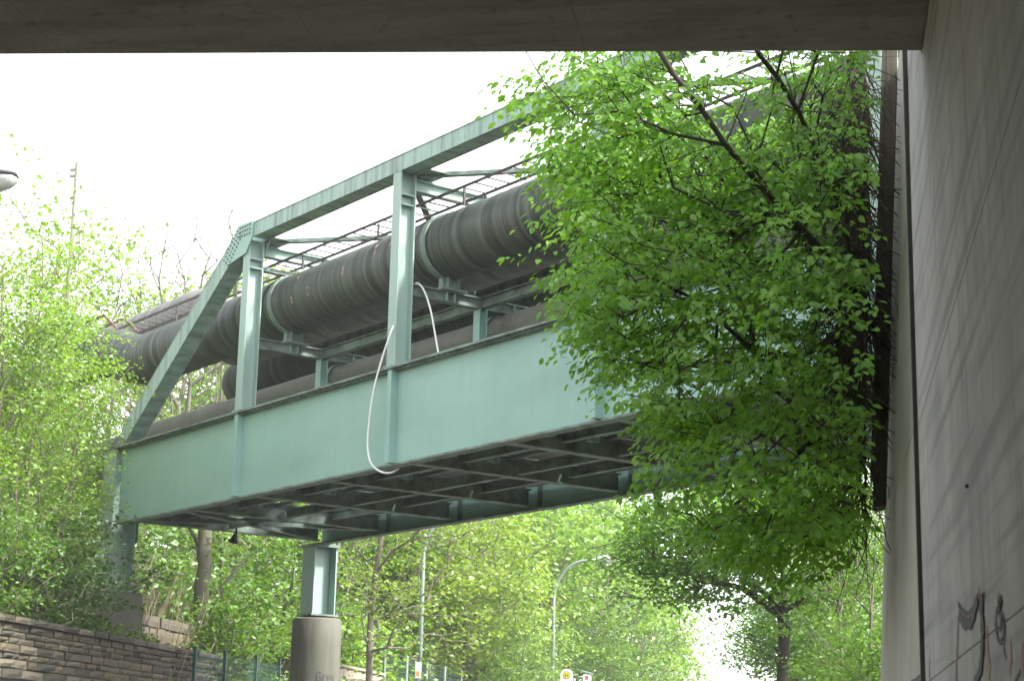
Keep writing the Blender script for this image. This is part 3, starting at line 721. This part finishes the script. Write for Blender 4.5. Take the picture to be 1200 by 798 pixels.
c = on_y(664, 800, 45)
bs = thing('bus_stop_sign', 'white rounded bus stop sign with a green ringed yellow circle', 'bus stop sign', (c.x, 45, .13))
zt = on_y(664, 783, 45).z - .13
MB().tube([(0, .03, 0), (0, .03, zt - .3)], .03, 8).build('pole', M['galv'], bs)
poly = [(-.155, zt - .75), (.155, zt - .75)] + [(.155 * math.cos(a), zt - .155 + .155 * math.sin(a)) for a in np.linspace(0, math.pi, 13)]
MB().prism(poly, -.012, .012).build('board', M['white'], bs)
def disc(r, y0, zc): return MB().prism([(r * math.cos(a), zc + r * math.sin(a)) for a in np.linspace(0, 2 * math.pi, 25)[:-1]], y0, -.012)
disc(.098, -.016, zt - .16).build('disc', M['sign_green'], bs); disc(.082, -.019, zt - .16).build('disc', M['yellow'], bs)
hm = MB(); zc_ = zt - .16
hm.box(-.045, -.025, -.022, -.0195, zc_ - .05, zc_ + .05).box(.025, .045, -.022, -.0195, zc_ - .05, zc_ + .05).box(-.025, .025, -.0218, -.0196, zc_ - .011, zc_ + .011)
hm.build('letter', M['sign_green'], bs)
c = on_y(688, 795, 47); zt = on_y(688, 787, 47).z - .13
ib = thing('timetable_case', 'small white timetable case with a sloping grey lid', 'timetable case', (c.x, 47, .13), .3)
MB().box(-.1, .1, -.04, .04, zt - .9, zt - .06).build('case', M['white'], ib)
MB().bar((-.15, 0, zt + .03), (.15, 0, zt - .05), .14, .04).build('lid', M['galv'], ib)
MB().box(-.07, .03, -.046, -.041, zt - .2, zt - .1).build('print', M['red'], ib); MB().box(-.03, .03, -.03, .03, 0, zt - .902).build('pole', M['galv'], ib)
c = on_y(490, 782, 47)
ps = thing('poster_board', 'small white and orange poster board just left of the lamp pole', 'poster board', (c.x, 47, .13))
MB().box(-.07, .07, -.015, .015, c.z - .4, c.z + .02).build('board', M['white'], ps); MB().box(-.05, .05, -.019, -.0155, c.z - .35, c.z - .22).build('print', M['orange'], ps)
MB().box(-.03, .03, .016, .06, 0, c.z - .1).build('pole', M['galv'], ps)
pt, pb = on_y(90, 190, 42), on_y(79, 345, 42)
d_ = (pt - pb).normalized(); base = pb - d_ * ((pb.z - float(bank_z(pb.x, 42))) / d_.z + .3)
up_ = thing('utility_pole', 'tall thin leaning wooden pole above the trees at the left', 'pole', base)
MB().tube([(0, 0, 0), pt - base], [.075, .04], 8).build('shaft', M['bark_brown'], up_, smooth=True)
for k in (.25, .42): MB().box(pt.x - base.x - .16, pt.x - base.x - .02, -.03, .03, pt.z - base.z - k, pt.z - base.z - k + .07).build('insulator', M['steel_grime'], up_)

# ------------------------------------------------------------------ vegetation
def leaf_mesh(name, P, D, Nn, S, mt, wide=.62, hi=False):
    """P base points, D directions, Nn normals, S lengths (numpy)."""
    D = D / np.linalg.norm(D, axis=1, keepdims=True)
    T = np.cross(Nn, D); T /= (np.linalg.norm(T, axis=1, keepdims=True) + 1e-9); Nn = np.cross(D, T)
    S = S[:, None]; n_ = len(P)
    if hi:
        cols = [P, P + D * S * .28 + T * S * wide * .40 + Nn * S * .07, P + D * S * .28 - T * S * wide * .40 + Nn * S * .07, P + D * S * .62 + T * S * wide * .42 + Nn * S * .05 , P + D * S * .62 - T * S * wide * .42 + Nn * S * .05,
                P + D * S - Nn * S * .12, P + D * S * .28, P + D * S * .62 - Nn * S * .03]
        V = np.stack(cols, 1).reshape(-1, 3)
        F = np.array([[0, 6, 1], [0, 2, 6], [1, 6, 7], [1, 7, 3], [6, 2, 4], [6, 4, 7], [3, 7, 5], [7, 4, 5]])
    else:
        cols = [P, P + D * S * .5 + T * S * wide * .5 + Nn * S * .08, P + D * S - Nn * S * .1, P + D * S * .5 - T * S * wide * .5 + Nn * S * .08]
        V = np.stack(cols, 1).reshape(-1, 3); F = np.array([[0, 2, 1], [0, 3, 2]])
    k = len(cols); Fa = (F[None] + (np.arange(n_) * k)[:, None, None]).reshape(-1, 3)
    me = bpy.data.meshes.new(name); me.vertices.add(len(V)); me.vertices.foreach_set('co', V.astype(np.float32).ravel())
    me.loops.add(Fa.size); me.loops.foreach_set('vertex_index', Fa.astype(np.int32).ravel())
    me.polygons.add(len(Fa)); me.polygons.foreach_set('loop_start', np.arange(0, Fa.size, 3, dtype=np.int32)); me.polygons.foreach_set('loop_total', np.full(len(Fa), 3, np.int32))
    me.materials.append(mt); me.update(calc_edges=True); me.validate(); return me

def grow(chains, pts, r_tip=.006, power=2.3, bias=.35, r=None, skip=0, dn=.8):
    """Attach crown points to the limb chains, nearest and shortest first; returns segments (a, b, ra, rb)."""
    nodes = []; par = []; plen = []
    for ch in chains:
        start = -1
        if nodes and ch[0] is not None:
            c0 = np.array(ch[0]); start = int(np.argmin([np.linalg.norm(np.array(q) - c0) for q in nodes]))
        for q in ch:
            q = np.array(q, float)
            if start == -1 and not nodes: nodes.append(q); par.append(-1); plen.append(0); start = 0; continue
            if np.linalg.norm(q - nodes[start]) < .02: continue
            nodes.append(q); par.append(start); plen.append(plen[start] + np.linalg.norm(q - nodes[start])); start = len(nodes) - 1
    fixed = len(nodes); N = fixed + len(pts)
    A = np.zeros((N * 2, 3)); A[:fixed] = nodes; PL = np.zeros(N * 2); PL[:fixed] = plen; PA = np.full(N * 2, -1); PA[:fixed] = par
    cnt = fixed; root = A[0]
    d0 = np.min(np.linalg.norm(pts[:, None] - A[None, :fixed], axis=2), 1); tips = []
    for i in np.argsort(d0):
        p = pts[i]; dd = np.linalg.norm(A[:cnt] - p, axis=1); cost = dd + bias * PL[:cnt] + dn * np.maximum(0, A[:cnt, 2] - p[2]); cost[:skip] += 9
        j = int(np.argmin(cost)); L_ = dd[j]
        if L_ > .8 and r is not None:
            mid = (A[j] + p) / 2 + np.array([r.gauss(0, .06), r.gauss(0, .06), .10]) * L_
            A[cnt] = mid; PA[cnt] = j; PL[cnt] = PL[j] + L_ * .5; j = cnt; cnt += 1
        if cnt >= N * 2 - 1: break
        A[cnt] = p; PA[cnt] = j; PL[cnt] = PL[j] + L_; tips.append(cnt); cnt += 1
    w = np.zeros(cnt)
    child = np.zeros(cnt, int)
    for i in range(cnt): 
        if PA[i] >= 0: child[PA[i]] += 1
    w[child == 0] = r_tip ** power
    order = np.argsort(-PL[:cnt])
    for i in order:
        if PA[i] >= 0: w[PA[i]] += w[i]
    rad = np.maximum(w, r_tip ** power) ** (1 / power)
    return A[:cnt], PA[:cnt], rad, tips
def limb_mesh(name, A, PA, rad, mt, rmin=0, n_=5, keep=None):
    m_ = MB(); start = [i for i in range(len(A)) if PA[i] >= 0]
    vs, fs = [], []
    for i in start:
        a, b = A[PA[i]], A[i]
        if rad[i] < rmin: continue
        d = b - a; L_ = np.linalg.norm(d)
        if L_ < 1e-4: continue
        d = d / L_; t = np.cross(d, [0.31, .2, .93]); t /= np.linalg.norm(t); s = np.cross(d, t)
        ra = min(rad[PA[i]], rad[i] * 1.35); rb = rad[i]; nn = 4 if rb < .012 else (n_ if rb < .06 else 9); o = len(vs)
        for q, rr in ((a, ra), (b, rb)):
            for k in range(nn):
                an = 2 * math.pi * k / nn; vs.append(q + (t * math.cos(an) + s * math.sin(an)) * rr)
        fs += [(o + k, o + (k + 1) % nn, o + nn + (k + 1) % nn, o + nn + k) for k in range(nn)]
    m_.add(vs, fs); return m_.mesh(name, mt, True)

def rand_dirs(rg_, n_, zmean=.0, zsd=.4):
    a = rg_.uniform(0, 2 * np.pi, n_); z = rg_.normal(zmean, zsd, n_)
    return np.stack([np.cos(a), np.sin(a), z], 1)
def leaves_round(pts, rg_, per, spread, size, mt, name, droop=-.25, hi=False, wide=.62, up=.9, flat=.5):
    n_ = len(pts) * per; P = np.repeat(pts, per, 0) + rg_.normal(0, 1, (n_, 3)) * np.array([spread, spread, spread * flat])
    D = rand_dirs(rg_, n_, droop, .35); Nn = rg_.normal(0, .55, (n_, 3)) + np.array([0, 0, up])
    return leaf_mesh(name, P, D, Nn, rg_.uniform(.7, 1.25, n_) * size, mt, wide, hi)
def crown_points(rg_, n_cl, per, c, rad, cl=(.5, .5, .18), shell=.55, low=-1, gaps=0):
    """Clustered points through an uneven ellipsoid."""
    C = []
    bumps = rg_.normal(0, 1, (7, 3)); bumps /= np.linalg.norm(bumps, axis=1, keepdims=True); amp = rg_.uniform(-.28, .3, 7)
    while len(C) < n_cl:
        d = rg_.normal(0, 1, 3); d /= np.linalg.norm(d)
        if d[2] < low: continue
        k = 1 + sum(amp[i] * max(0, d @ bumps[i]) ** 3 for i in range(7))
        C.append(np.array(c) + d * np.array(rad) * k * (shell + (1 - shell) * rg_.uniform() ** .6 if rg_.uniform() < .75 else rg_.uniform(.15, .8)))
    C = np.array(C); P = np.repeat(C, per, 0) + rg_.normal(0, 1, (n_cl * per, 3)) * np.array(cl)
    return P

def make_tree(seed, h, crown_c, crown_r, n_cl, per, leaves, lsize, lmat, bmat, trunk_top=.8, lean=(0, 0), spread=.18, cl=(.5, .5, .18), r_tip=.008, low=-1, wide=.62, rmin=0, flat=.5, droop=-.25, trunk_r=None, bias=.35, skip=0, dn=.8, limbs=()):
    rg_ = np.random.default_rng(seed); r = random.Random(seed)
    pts = crown_points(rg_, n_cl, per, crown_c, crown_r, cl, low=low); pts[:, 2] = np.maximum(pts[:, 2], .35)
    ch = [(lean[0] * t * t + r.gauss(0, .03) * (t > 0), lean[1] * t * t + r.gauss(0, .03) * (t > 0), h * trunk_top * t) for t in np.linspace(0, 1, 9)]
    A, PA, rad, tips = grow([ch] + list(limbs), pts, r_tip, bias=bias, r=r, skip=skip, dn=dn)
    if trunk_r:
        f = trunk_r / rad[0]; rad = np.where(rad > rad[0] * .25, rad * f, rad * (1 + (f - 1) * (rad / (rad[0] * .25))))
    return limb_mesh('trunk', A, PA, rad, bmat, rmin), leaves_round(pts, rg_, leaves, spread, lsize, lmat, 'crown', wide=wide, flat=flat, droop=droop)
def plant(name, label, cat, meshes, x, y, z, s=1.0, rz=0.0, group=None, sz=None):
    t = thing(name, label, cat, (x, y, z), rz, group); t.scale = (s, s, sz or s)
    link('trunk', meshes[0], t); link('crown', meshes[1], t); return t

# --- the big tree in front of the bridge, rooted past the end of the wing wall
rg0 = np.random.default_rng(11); rr0 = random.Random(11)
env = [(655, 40), (625, 85), (606, 140), (640, 160), (622, 175), (655, 215), (640, 238), (690, 262), (640, 285), (660, 325), (650, 380), (700, 405), (735, 430), (722, 450), (760, 478), (748, 500), (775, 520), (750, 585), (800, 590), (830, 632), (900, 648), (985, 640), (1014, 600), (1020, 20)]
EV = [(p.x, p.z) for p in (on_y(u, v, 12.9) for u, v in env)]
def inside(x, z):
    c_ = False
    for i in range(len(EV)):
        (x1, z1), (x2, z2) = EV[i], EV[i - 1]
        if (z1 > z) != (z2 > z) and x < (x2 - x1) * (z - z1) / (z2 - z1) + x1: c_ = not c_
    return c_
exs = [p[0] for p in EV]; ezs = [p[1] for p in EV]
_e = on_y(950, 400, 13); EVc = (_e.x, _e.z)
TB = Vector((1.05, 17.05, 0.6))
tw = []; tdir = []
ncl = 0
while ncl < 370:
    x, z = rg0.uniform(min(exs), max(exs)), rg0.uniform(min(ezs), max(ezs) + .4)
    if not inside(x, min(z, max(ezs) - .01)): continue
    if x > .05 and z > EYE + 3.0 and rg0.uniform() < .2: continue
    if math.sin(3.3 * x + 1.1) + math.sin(4.4 * z + .9 * x) + math.sin(7.1 * z - 2.3 * x + .5) < -.95: continue
    y = rg0.uniform(11.6, 15.6) if rg0.uniform() < .8 else rg0.uniform(15, 16.4)
    if y > 15.2 and x < -.6: y -= 2
    if ((x - EVc[0]) / .62) ** 2 + ((z - EVc[1]) / .36) ** 2 < 1 and rg0.uniform() < .72: continue
    ncl += 1
    out = np.array([x - 1.2, y - 17.5, 0]); out[0] += rg0.normal(0, .5); out /= np.linalg.norm(out)
    side = np.array([-out[1], out[0], 0])
    for k in range(8):
        s = rg0.uniform(-.5, .5); l = rg0.uniform(-.42, .42)
        q = np.array([x, y, z]) + out * l + side * s + np.array([0, 0, -.28 * abs(s) - .16 * max(l, 0) + rg0.normal(0, .03)])
        if not inside(q[0], min(q[2], max(ezs) - .01)): continue
        tw.append(q); d = out * .8 + side * s * 1.6 + np.array([0, 0, -.38]); tdir.append(d / np.linalg.norm(d))
tw = np.array(tw); tdir = np.array(tdir)
def py(u, v, Y): p = on_y(u, v, Y); return (p.x, p.y, p.z)
trunkc = [tuple(TB), (1.02, 17.0, 3.0), (.92, 16.95, 4.8), (.82, 16.8, 5.8)]
chains = [trunkc,
          [(.88, 16.85, 5.2), py(1000, 335, 15.0), py(940, 270, 13.2), py(892, 220, 12.4), py(850, 170, 11.9), py(820, 125, 11.7), py(790, 88, 11.6), py(760, 40, 11.5)],
          [(.82, 16.8, 5.8), py(985, 235, 14.8), py(962, 190, 13.6), py(935, 130, 12.9), py(910, 90, 12.5), py(888, 62, 12.2), py(870, 20, 12)],
          [(.92, 16.95, 4.8), py(1022, 378, 15.8), py(975, 400, 15.0), py(935, 418, 14.4), py(900, 448, 13.9), py(845, 490, 13.4)],
          [(.90, 16.95, 4.9), py(1010, 470, 15.6), py(960, 510, 14.8), py(900, 560, 14.2), py(850, 600, 13.8)],
          [py(940, 270, 13.2), py(900, 250, 13.2), py(840, 300, 13.4), py(790, 345, 12.8), py(730, 372, 12.4)]]
A, PA, rad, tips = grow(chains, tw, .0034, 2.25, .4, r=rr0, skip=3, dn=.15)
nf = sum(len(c_) for c_ in chains[:3]); rad[:nf] = np.maximum(rad[:nf], .019); rad = np.minimum(rad * 1.05, .14)
nt_ = thing('beech_tree', 'big leafy tree spreading in front of the bridge beside the wall', 'tree', TB)
Al = A - np.array(TB)
link('trunk', limb_mesh('trunk', Al, PA, rad, M['bark'], 0), nt_)
per = 15; n_ = len(tw) * per; k = np.tile(np.arange(per), len(tw)); twL = .42
base = np.repeat(tw - np.array(TB), per, 0); dr = np.repeat(tdir, per, 0); sd = np.cross(dr, [0, 0, 1.0]); sd /= np.linalg.norm(sd, axis=1, keepdims=True)
t_ = (k / per - .35) * twL
sg = np.where(k % 2 == 0, 1, -1)[:, None]
P = base + dr * t_[:, None] + sd * sg * .02 + rg0.normal(0, .035, (n_, 3)); P[:, 2] -= .25 * np.maximum(t_, 0) ** 2
D = dr * .75 + sd * sg * .75 + rg0.normal(0, .25, (n_, 3)) + np.array([0, 0, -.42])
Nn = np.array([-.2, -.3, .95]) + rg0.normal(0, .42, (n_, 3))
link('crown', leaf_mesh('crown', P, D, Nn, rg0.uniform(.042, .085, n_), L_NEAR, .66, True), nt_)
# bare hanging twigs beside the post
hv = MB(); r = random.Random(3)
for i in range(1250):
    p = Vector(py(min(1014, r.gauss(1003, 16) if i % 3 else r.gauss(1014, 4)), r.uniform(55, 420) if r.random() < .8 else r.uniform(350, 600), r.uniform(14.5, 16.3))); q = [p]
    d = Vector((r.gauss(-.35, .4), r.gauss(-.1, .4), -1 + r.gauss(0, .5))).normalized()
    for k in range(r.randint(4, 9)):
        d = (d + Vector((r.gauss(0, .35), r.gauss(0, .3), r.gauss(-.12, .3)))).normalized(); q.append(q[-1] + d * .1)
    hv.tube(q, [.006 - .0004 * k for k in range(len(q))], 4, caps=False)
hvo = thing('creeper', 'tangle of bare brown creeper twigs hanging beside the timber post', 'creeper', (.4, 16, 4))
hv.v = [(a - .4, b - 16, c_ - 4) for a, b, c_ in hv.v]; hv.build('twigs', M['twig'], hvo, kind='stuff')

# --- reusable trees
T_sap = [make_tree(21 + i, 5.5, (0, 0, 3.6), (.95, .95, 2.2), 62, 5, 12, .072, [L_LIME, L_LIME, L_MID][i], M['bark_pale'], .95, (.3 * (i - 1), .1), .13, (.22, .22, .09), .0035) for i in range(3)]
T_bush = [make_tree(31 + i, 1.8, (0, 0, 1.2), (1.1, 1.0, .95), 60, 5, 10, .10, [L_MID, L_DARK][i], M['bark_grey'], .5, (.1, .1), .13, (.22, .22, .07), .005) for i in range(2)]
T_airy = [make_tree(41 + i, 10, (0, 0, 7), (2.6, 2.6, 3.6), 75, 4, 6, .17, [L_LIME, L_MID][i], M['bark_grey'], .95, (.4, 0), .3, (.5, .5, .2), .008) for i in range(2)]
T_hill = [make_tree(51 + i, 9, (0, 0, 6.0), (3.2, 3.0, 4.0), 150, 6, 9, .20, [L_HILL, L_LIME, L_MID, L_YEL][i], M['bark_grey'], .85, (.3, .2), .26, (.55, .55, .16), .01, rmin=.012) for i in range(4)]
T_maple = [make_tree(61, 7.0, (-.45, -.2, 6.15), (3.2, 2.7, 1.8), 300, 6, 12, .125, L_MAPLE, M['bark'], .82, (.1, 0), .2, (.42, .42, .10), .009, low=-.85, trunk_r=.125, bias=.3, skip=6, dn=.3, limbs=[[(.02, 0, 4.55), (-.75, .1, 5.1), (-1.8, .2, 5.4), (-2.9, .1, 5.4)], [(.02, 0, 4.6), (.7, 0, 5.0), (1.6, .2, 5.2)], [(.02, 0, 4.9), (-.6, -.6, 5.8), (-1.4, -1.2, 6.6)], [(.02, 0, 5.0), (.4, .4, 5.9), (.9, .5, 7.0)], [(.02, 0, 4.7), (-.5, .5, 5.2), (-1.5, 1.2, 6.0)]])]
T_young = [make_tree(71, 8.0, (.9, 0, 5.0), (2.3, 2.0, 3.0), 95, 5, 7, .11, L_YEL, M['bark_grey'], .9, (.5, 0), .16, (.34, .34, .07), .0045, trunk_r=.085, bias=.35)]
T_bare = [make_tree(81, 9, (0, 0, 6.6), (2.2, 2.2, 2.9), 120, 4, 1, .10, L_YEL, M['bark_brown'], .9, (.3, .2), .2, (.3, .3, .3), .009, bias=.55, dn=1.6)]
T_shrub = [make_tree(91 + i, 2.6, (0, 0, 1.6), (1.2, 1.2, 1.2), 60, 5, 9, .13, [L_MID, L_LIME][i], M['bark_grey'], .6, (.1, .1), .16, (.28, .28, .1), .007) for i in range(2)]

def T_hill4(i): return T_hill[i]
# saplings on the near left bank
SAP = 'saplings on the left bank'
for i, (u, Y, s, v_, lab) in enumerate((
        (-8, 24.5, 1.12, 0, 'lime green sapling at the far left edge above the stone wall'),
        (22, 26.0, 1.20, 1, 'pale stemmed sapling rising beside the left edge of the view'),
        (48, 25.2, .95, 2, 'mid green sapling with a thin straight stem over the coping'),
        (66, 27.6, .98, 0, 'tall lime sapling with two pale stems left of the pipes'),
        (76, 28.9, .76, 1, 'lime sapling with its top against the dark pipe elbow'),
        (84, 29.9, .62, 2, 'slim sapling whose twigs reach in front of the end column'),
        (8, 29.0, 1.2, 1, 'tallest bright sapling reaching up towards the lamp head'),
        (40, 30.5, 1.0, 0, 'bright sapling behind the others under the wooden pole'),
        (25, 33, 1.25, 0, 'yellowish sapling high on the bank behind the front row'))):
    p = on_y(u, 700, Y); x = min(p.x, -11.75); plant('sapling', lab, 'sapling', T_sap[v_], x, Y, float(bank_z(x, Y)) - .1, s, i * 1.3, SAP)
for i, (u, Y, s, v_, lab) in enumerate((
        (58, 25.6, .8, 1, 'dense deep green bush hanging over the stone wall coping'),
        (15, 24.2, .8, 0, 'mid green bush at the left end of the stone wall'),
        (92, 28.0, .3, 0, 'low bush in front of the concrete pedestal'),
        (40, 27, 1.1, 1, 'dark bush between the pale sapling stems'),
        (58, 31.5, 1.0, 1, 'dark bush in the shade beneath the pipe elbow'))):
    p = on_y(u, 700, Y); x = min(p.x, -11.5); plant('bush', lab, 'bush', T_bush[v_], x, Y, float(bank_z(x, Y)) - .15, s, i * 2.1, 'bushes on the left bank')
for i, (u, Y, s, v_, lab) in enumerate((
        (-5, 37, .58, 0, 'rounded pale green tree behind the leftmost saplings'),
        (48, 38, .50, 1, 'rounded lime tree behind the saplings below the wooden pole'),
        (98, 36, .36, 2, 'small green tree half hidden under the pipe elbow'))):
    p = on_y(u, 700, Y); plant('bank_tree', lab, 'tree', T_hill4(v_), p.x, Y, float(bank_z(p.x, Y)) - .3, s, i * 2.0, 'small trees on the left bank')
# trees behind the left end of the bridge
for i, (u, Y, s, ms, nm, lab) in enumerate((
        (20, 44, 1.15, T_airy[0], 'airy_tree', 'airy bright tree against the sky at the left edge'),
        (112, 47, .98, T_airy[1], 'airy_tree', 'green tree behind the wooden pole above the pipes'),
        (60, 52, 1.1, T_airy[0], 'airy_tree', 'thin pale tree left of the wooden pole'),
        (200, 52, 1.38, T_bare[0], 'bare_tree', 'nearly bare tree above the bent pipe'),
        (160, 55, 1.25, T_bare[0], 'bare_tree', 'smaller bare tree between the pole and the bent pipe'),
        (150, 44, .6, T_airy[1], 'airy_tree', 'low green tree just behind the pipe bend'),
        (262, 46, .55, T_airy[0], 'airy_tree', 'small tree seen through the gap under the pipes by the end post'),
        (390, 48, .9, T_airy[0], 'airy_tree', 'tree top peeping over the pipes under the lateral struts'))):
    p = on_y(u, 700, Y); plant(nm, lab, 'tree', ms, p.x, Y, float(bank_z(p.x, Y)) - .2, s, i * 1.7, 'trees behind the pipes')
# growth under the bridge, behind the piers
for i, (u, Y, dz, s, ms, lab) in enumerate((
        (300, 36.5, 0, 1.05, T_shrub[0], 'leafy shrub behind the mesh fence left of the round pier'),
        (262, 38.5, 0, 1.1, T_shrub[0], 'shrub with dark stems behind the low masonry block'),
        (335, 40.5, 0, 1.2, T_shrub[1], 'pale green shrub close behind the round concrete pier'),
        (182, 35.0, 0, .5, T_shrub[1], 'light leaved shrub beside the near bridge column'),
        (236, 36.3, 0, .75, T_shrub[0], 'small shrub growing against the thick bare trunk'),
        (225, 43, 0, 1.3, T_shrub[0], 'broad shrub up the bank under the bridge end'),
        (310, 45, 0, 1.6, T_shrub[0], 'tall shrub on the bank below the end crossbeam'),
        (375, 46, 0, 1.5, T_shrub[1], 'light shrub on the bank right of the far column'),
        (430, 50, 0, 1.5, T_shrub[0], 'shrub behind the board fence'),
        (270, 52, 0, 2.2, T_shrub[0], 'big shrub high on the bank behind the piers'),
        (200, 52, 0, 2.2, T_shrub[1], 'big light shrub high on the bank behind the stalks'))):
    p = on_y(u, 720, Y); x = min(p.x, -12.2); plant('shrub', lab, 'shrub', ms, x, Y, float(bank_z(x, Y)) - .2, s, i * 1.9, 'shrubs under the bridge')
p = on_y(243, 700, 37.5); q = thing('tree_trunk', 'thick pale bare trunk under the bridge end', 'tree trunk', (p.x, 37.5, float(bank_z(p.x, 37.5)) - .2))
r = random.Random(2)
tp = [Vector((r.gauss(0, .03) - .05 * k * .3, r.gauss(0, .03), k * .4)) for k in range(15)]
m_ = MB().tube(tp, [.2 - .006 * k + r.uniform(-.02, .02) for k in range(15)], 12)
for (k, dx, dy, dz) in ((5, .9, .2, 1.5), (8, -.8, .3, 1.3), (3, .6, -.4, .9), (10, .7, -.2, 1.4)):
    m_.tube([tp[k], tp[k] + Vector((dx * .4, dy * .4, dz * .5)), tp[k] + Vector((dx, dy, dz))], [.06, .045, .02], 7)
m_.build('trunk', M['bark_brown'], q, smooth=True)
r2 = np.random.default_rng(14); a_ = r2.uniform(0, 6.28, 60); iv = np.stack([.2 * np.cos(a_), .2 * np.sin(a_), r2.uniform(.1, 4.6, 60)], 1)
link('ivy', leaves_round(iv, r2, 9, .10, .085, L_DARK, 'ivy', flat=1.4), q)
p = on_y(352, 700, 38.6); q = thing('tree_trunk', 'slim grey trunk just left of the far column', 'tree trunk', (p.x, 38.6, float(bank_z(p.x, 38.6)) - .2))
MB().tube([(0, 0, 0), (.03, 0, 1.2), (.1, 0, 2.6), (.3, .1, 4.2)], [.09, .08, .07, .05], 10).build('trunk', M['bark_pale'], q, smooth=True)
# dry stalks and litter on the slope
dm = MB(); r = random.Random(8)
for i in range(800):
    u = r.uniform(148, 345); Y = r.uniform(32.5, 43); p = on_y(u, 700, Y)
    if p.x > -12.35: p.x = -12.35 - r.random() * 1.5
    z = float(bank_z(p.x, Y)); h = r.uniform(.5, 1.9) * (1 if r.random() < .8 else 1.5)
    d = Vector((r.gauss(0, .25), r.gauss(0, .2), 1)).normalized()
    dm.tube([(p.x, Y, z - .1), Vector((p.x, Y, z)) + d * h * .5, Vector((p.x, Y, z)) + d * h + Vector((r.gauss(0, .15), 0, -.05))], [.016, .012, .006], 3, caps=False)
dm.build('dry_stalks', M['dead'], kind='stuff', label='dry brown bramble stalks on the slope under the bridge', cat='undergrowth')
# ground ivy and low leaves over the bank
gp_ = []; r2 = np.random.default_rng(4)
while len(gp_) < 5200:
    Y = 20 + 34 * r2.uniform() ; x = -11.5 - 9 * r2.uniform() ** 1.5
    if 31 < Y < 39 and x > -15 and r2.uniform() < .75: continue
    gp_.append((x, Y, float(bank_z(x, Y)) + .08 + .25 * r2.uniform()))
gp_ = np.array(gp_)
link('undergrowth', leaves_round(gp_, r2, 4, .16, .10, L_MID, 'undergrowth'), kind='stuff', label='low green undergrowth covering the bank', cat='undergrowth')

# hillside trees beyond the bridge
plant('young_maple', 'slender pale trunked young tree with yellow green tiers by the pier', 'tree', T_young[0], on_y(432, 700, 41).x, 41, 2.2, 1.0, .2)
HILL = 'trees on the hillside along the street'
for i, (u, Y, s, v_, dz, lab) in enumerate((
        (405, 54, .95, 2, 0, 'mid green tree behind the round pier and its column'),
        (470, 56, 1.0, 3, 0, 'yellow green tree behind the first curved lamp'),
        (545, 58, .95, 3, 0, 'yellow green tree between the two curved lamps'),
        (600, 66, .72, 0, 0, 'soft pale round tree beside the lamp with a clear head'),
        (640, 72, 1.15, 1, 0, 'bright lime tree above the bus stop sign'),
        (690, 78, 1.15, 2, 0, 'fresh green tree behind the pale lamp head'),
        (730, 86, 1.2, 1, 0, 'lime tree behind the thin distant lamp'),
        (760, 98, 1.1, 0, 0, 'pale tree near the end of the hillside row'),
        (772, 118, 1.0, 0, 0, 'last pale tree of the row before the bright gap'),
        (500, 70, 1.4, 1, 0, 'tall lime tree rising behind the yellow green ones'),
        (580, 80, 1.6, 2, 0, 'tall green tree under the bridge girder edge'),
        (440, 72, 1.5, 0, 0, 'tall pale tree just right of the far column'),
        (660, 95, 1.9, 1, 0, 'large lime tree high up behind the lamps'),
        (560, 66, .62, 2, 0, 'small green tree low by the wire fence'),
        (610, 58, .45, 0, 0, 'low pale bush tree at the wire fence end'),
        (705, 70, .55, 2, 0, 'low green tree right of the timetable case'),
        (520, 95, 2.0, 2, 0, 'big distant tree filling the slope top under the bridge'),
        (350, 60, 1.4, 2, 0, 'green tree behind the column seen under the crossbeams'),
        (250, 64, 1.5, 1, 0, 'lime tree high behind the bridge end'))):
    p = on_y(u, 720, Y); x = min(p.x, -11.6) if Y < 100 else p.x
    z = float(bank_z(x, Y)) if x < -11.5 else 0
    plant('hillside_tree', lab, 'tree', T_hill[v_], p.x, Y, min(z, 4.5 + (Y - 50) * .06), s, i * 2.3, HILL)
# right side of the street
for i, (u, Y, s, lab) in enumerate(((1012, 27, .98, 'slim green tree close behind the foot of the timber post'), (990, 33, 1.12, 'slim green tree left of the one by the timber post'), (1030, 36, 1.3, 'taller slim tree at the edge of the wing wall'))):
    p = on_y(u, 760, Y); plant('roadside_sapling', lab, 'sapling', T_sap[2], p.x, Y, .6, s, i * 1.6, 'slim trees beside the wing wall')
plant('street_maple', 'dark trunked street tree with a wide green crown', 'tree', T_maple[0], on_y(915, 798, 38).x, 38, .13, 1, 0)
plant('street_maple', 'second street tree trunk just right of the dark one', 'tree', T_maple[0], on_y(934, 798, 50).x, 50, .13, .8, 2.0)
for i, (u, Y, s, ms, lab) in enumerate((
        (1042, 27, .36, T_hill[2], 'green tree beside the wing wall edge low down'),
        (1018, 40, .55, T_hill[2], 'green tree right of the two street trunks'),
        (1052, 33, .42, T_hill[2], 'taller green tree behind the wing wall end'),
        (1004, 60, .85, T_hill[2], 'bright tree far along the right side of the street'))):
    p = on_y(u, 760, Y); plant('roadside_tree', lab, 'tree', ms, p.x, Y, float(rbank_z(max(p.x, 1.1), Y)) if p.x > 1 else .1, s, i * 1.1, 'trees on the right of the street')

# ------------------------------------------------------------------ thin air haze
hm_ = bpy.data.materials.new('haze_air'); hm_.use_nodes = True; ht = hm_.node_tree; ht.nodes.clear()
pv = ht.nodes.new('ShaderNodeVolumePrincipled'); pv.inputs['Color'].default_value = (.93, .96, .95, 1); pv.inputs['Density'].default_value = .0008
hout = ht.nodes.new('ShaderNodeOutputMaterial'); ht.links.new(pv.outputs[0], hout.inputs['Volume'])
MB().box(-420, 420, -210, 1520, -1.2, 45).build('haze', hm_, kind='stuff')
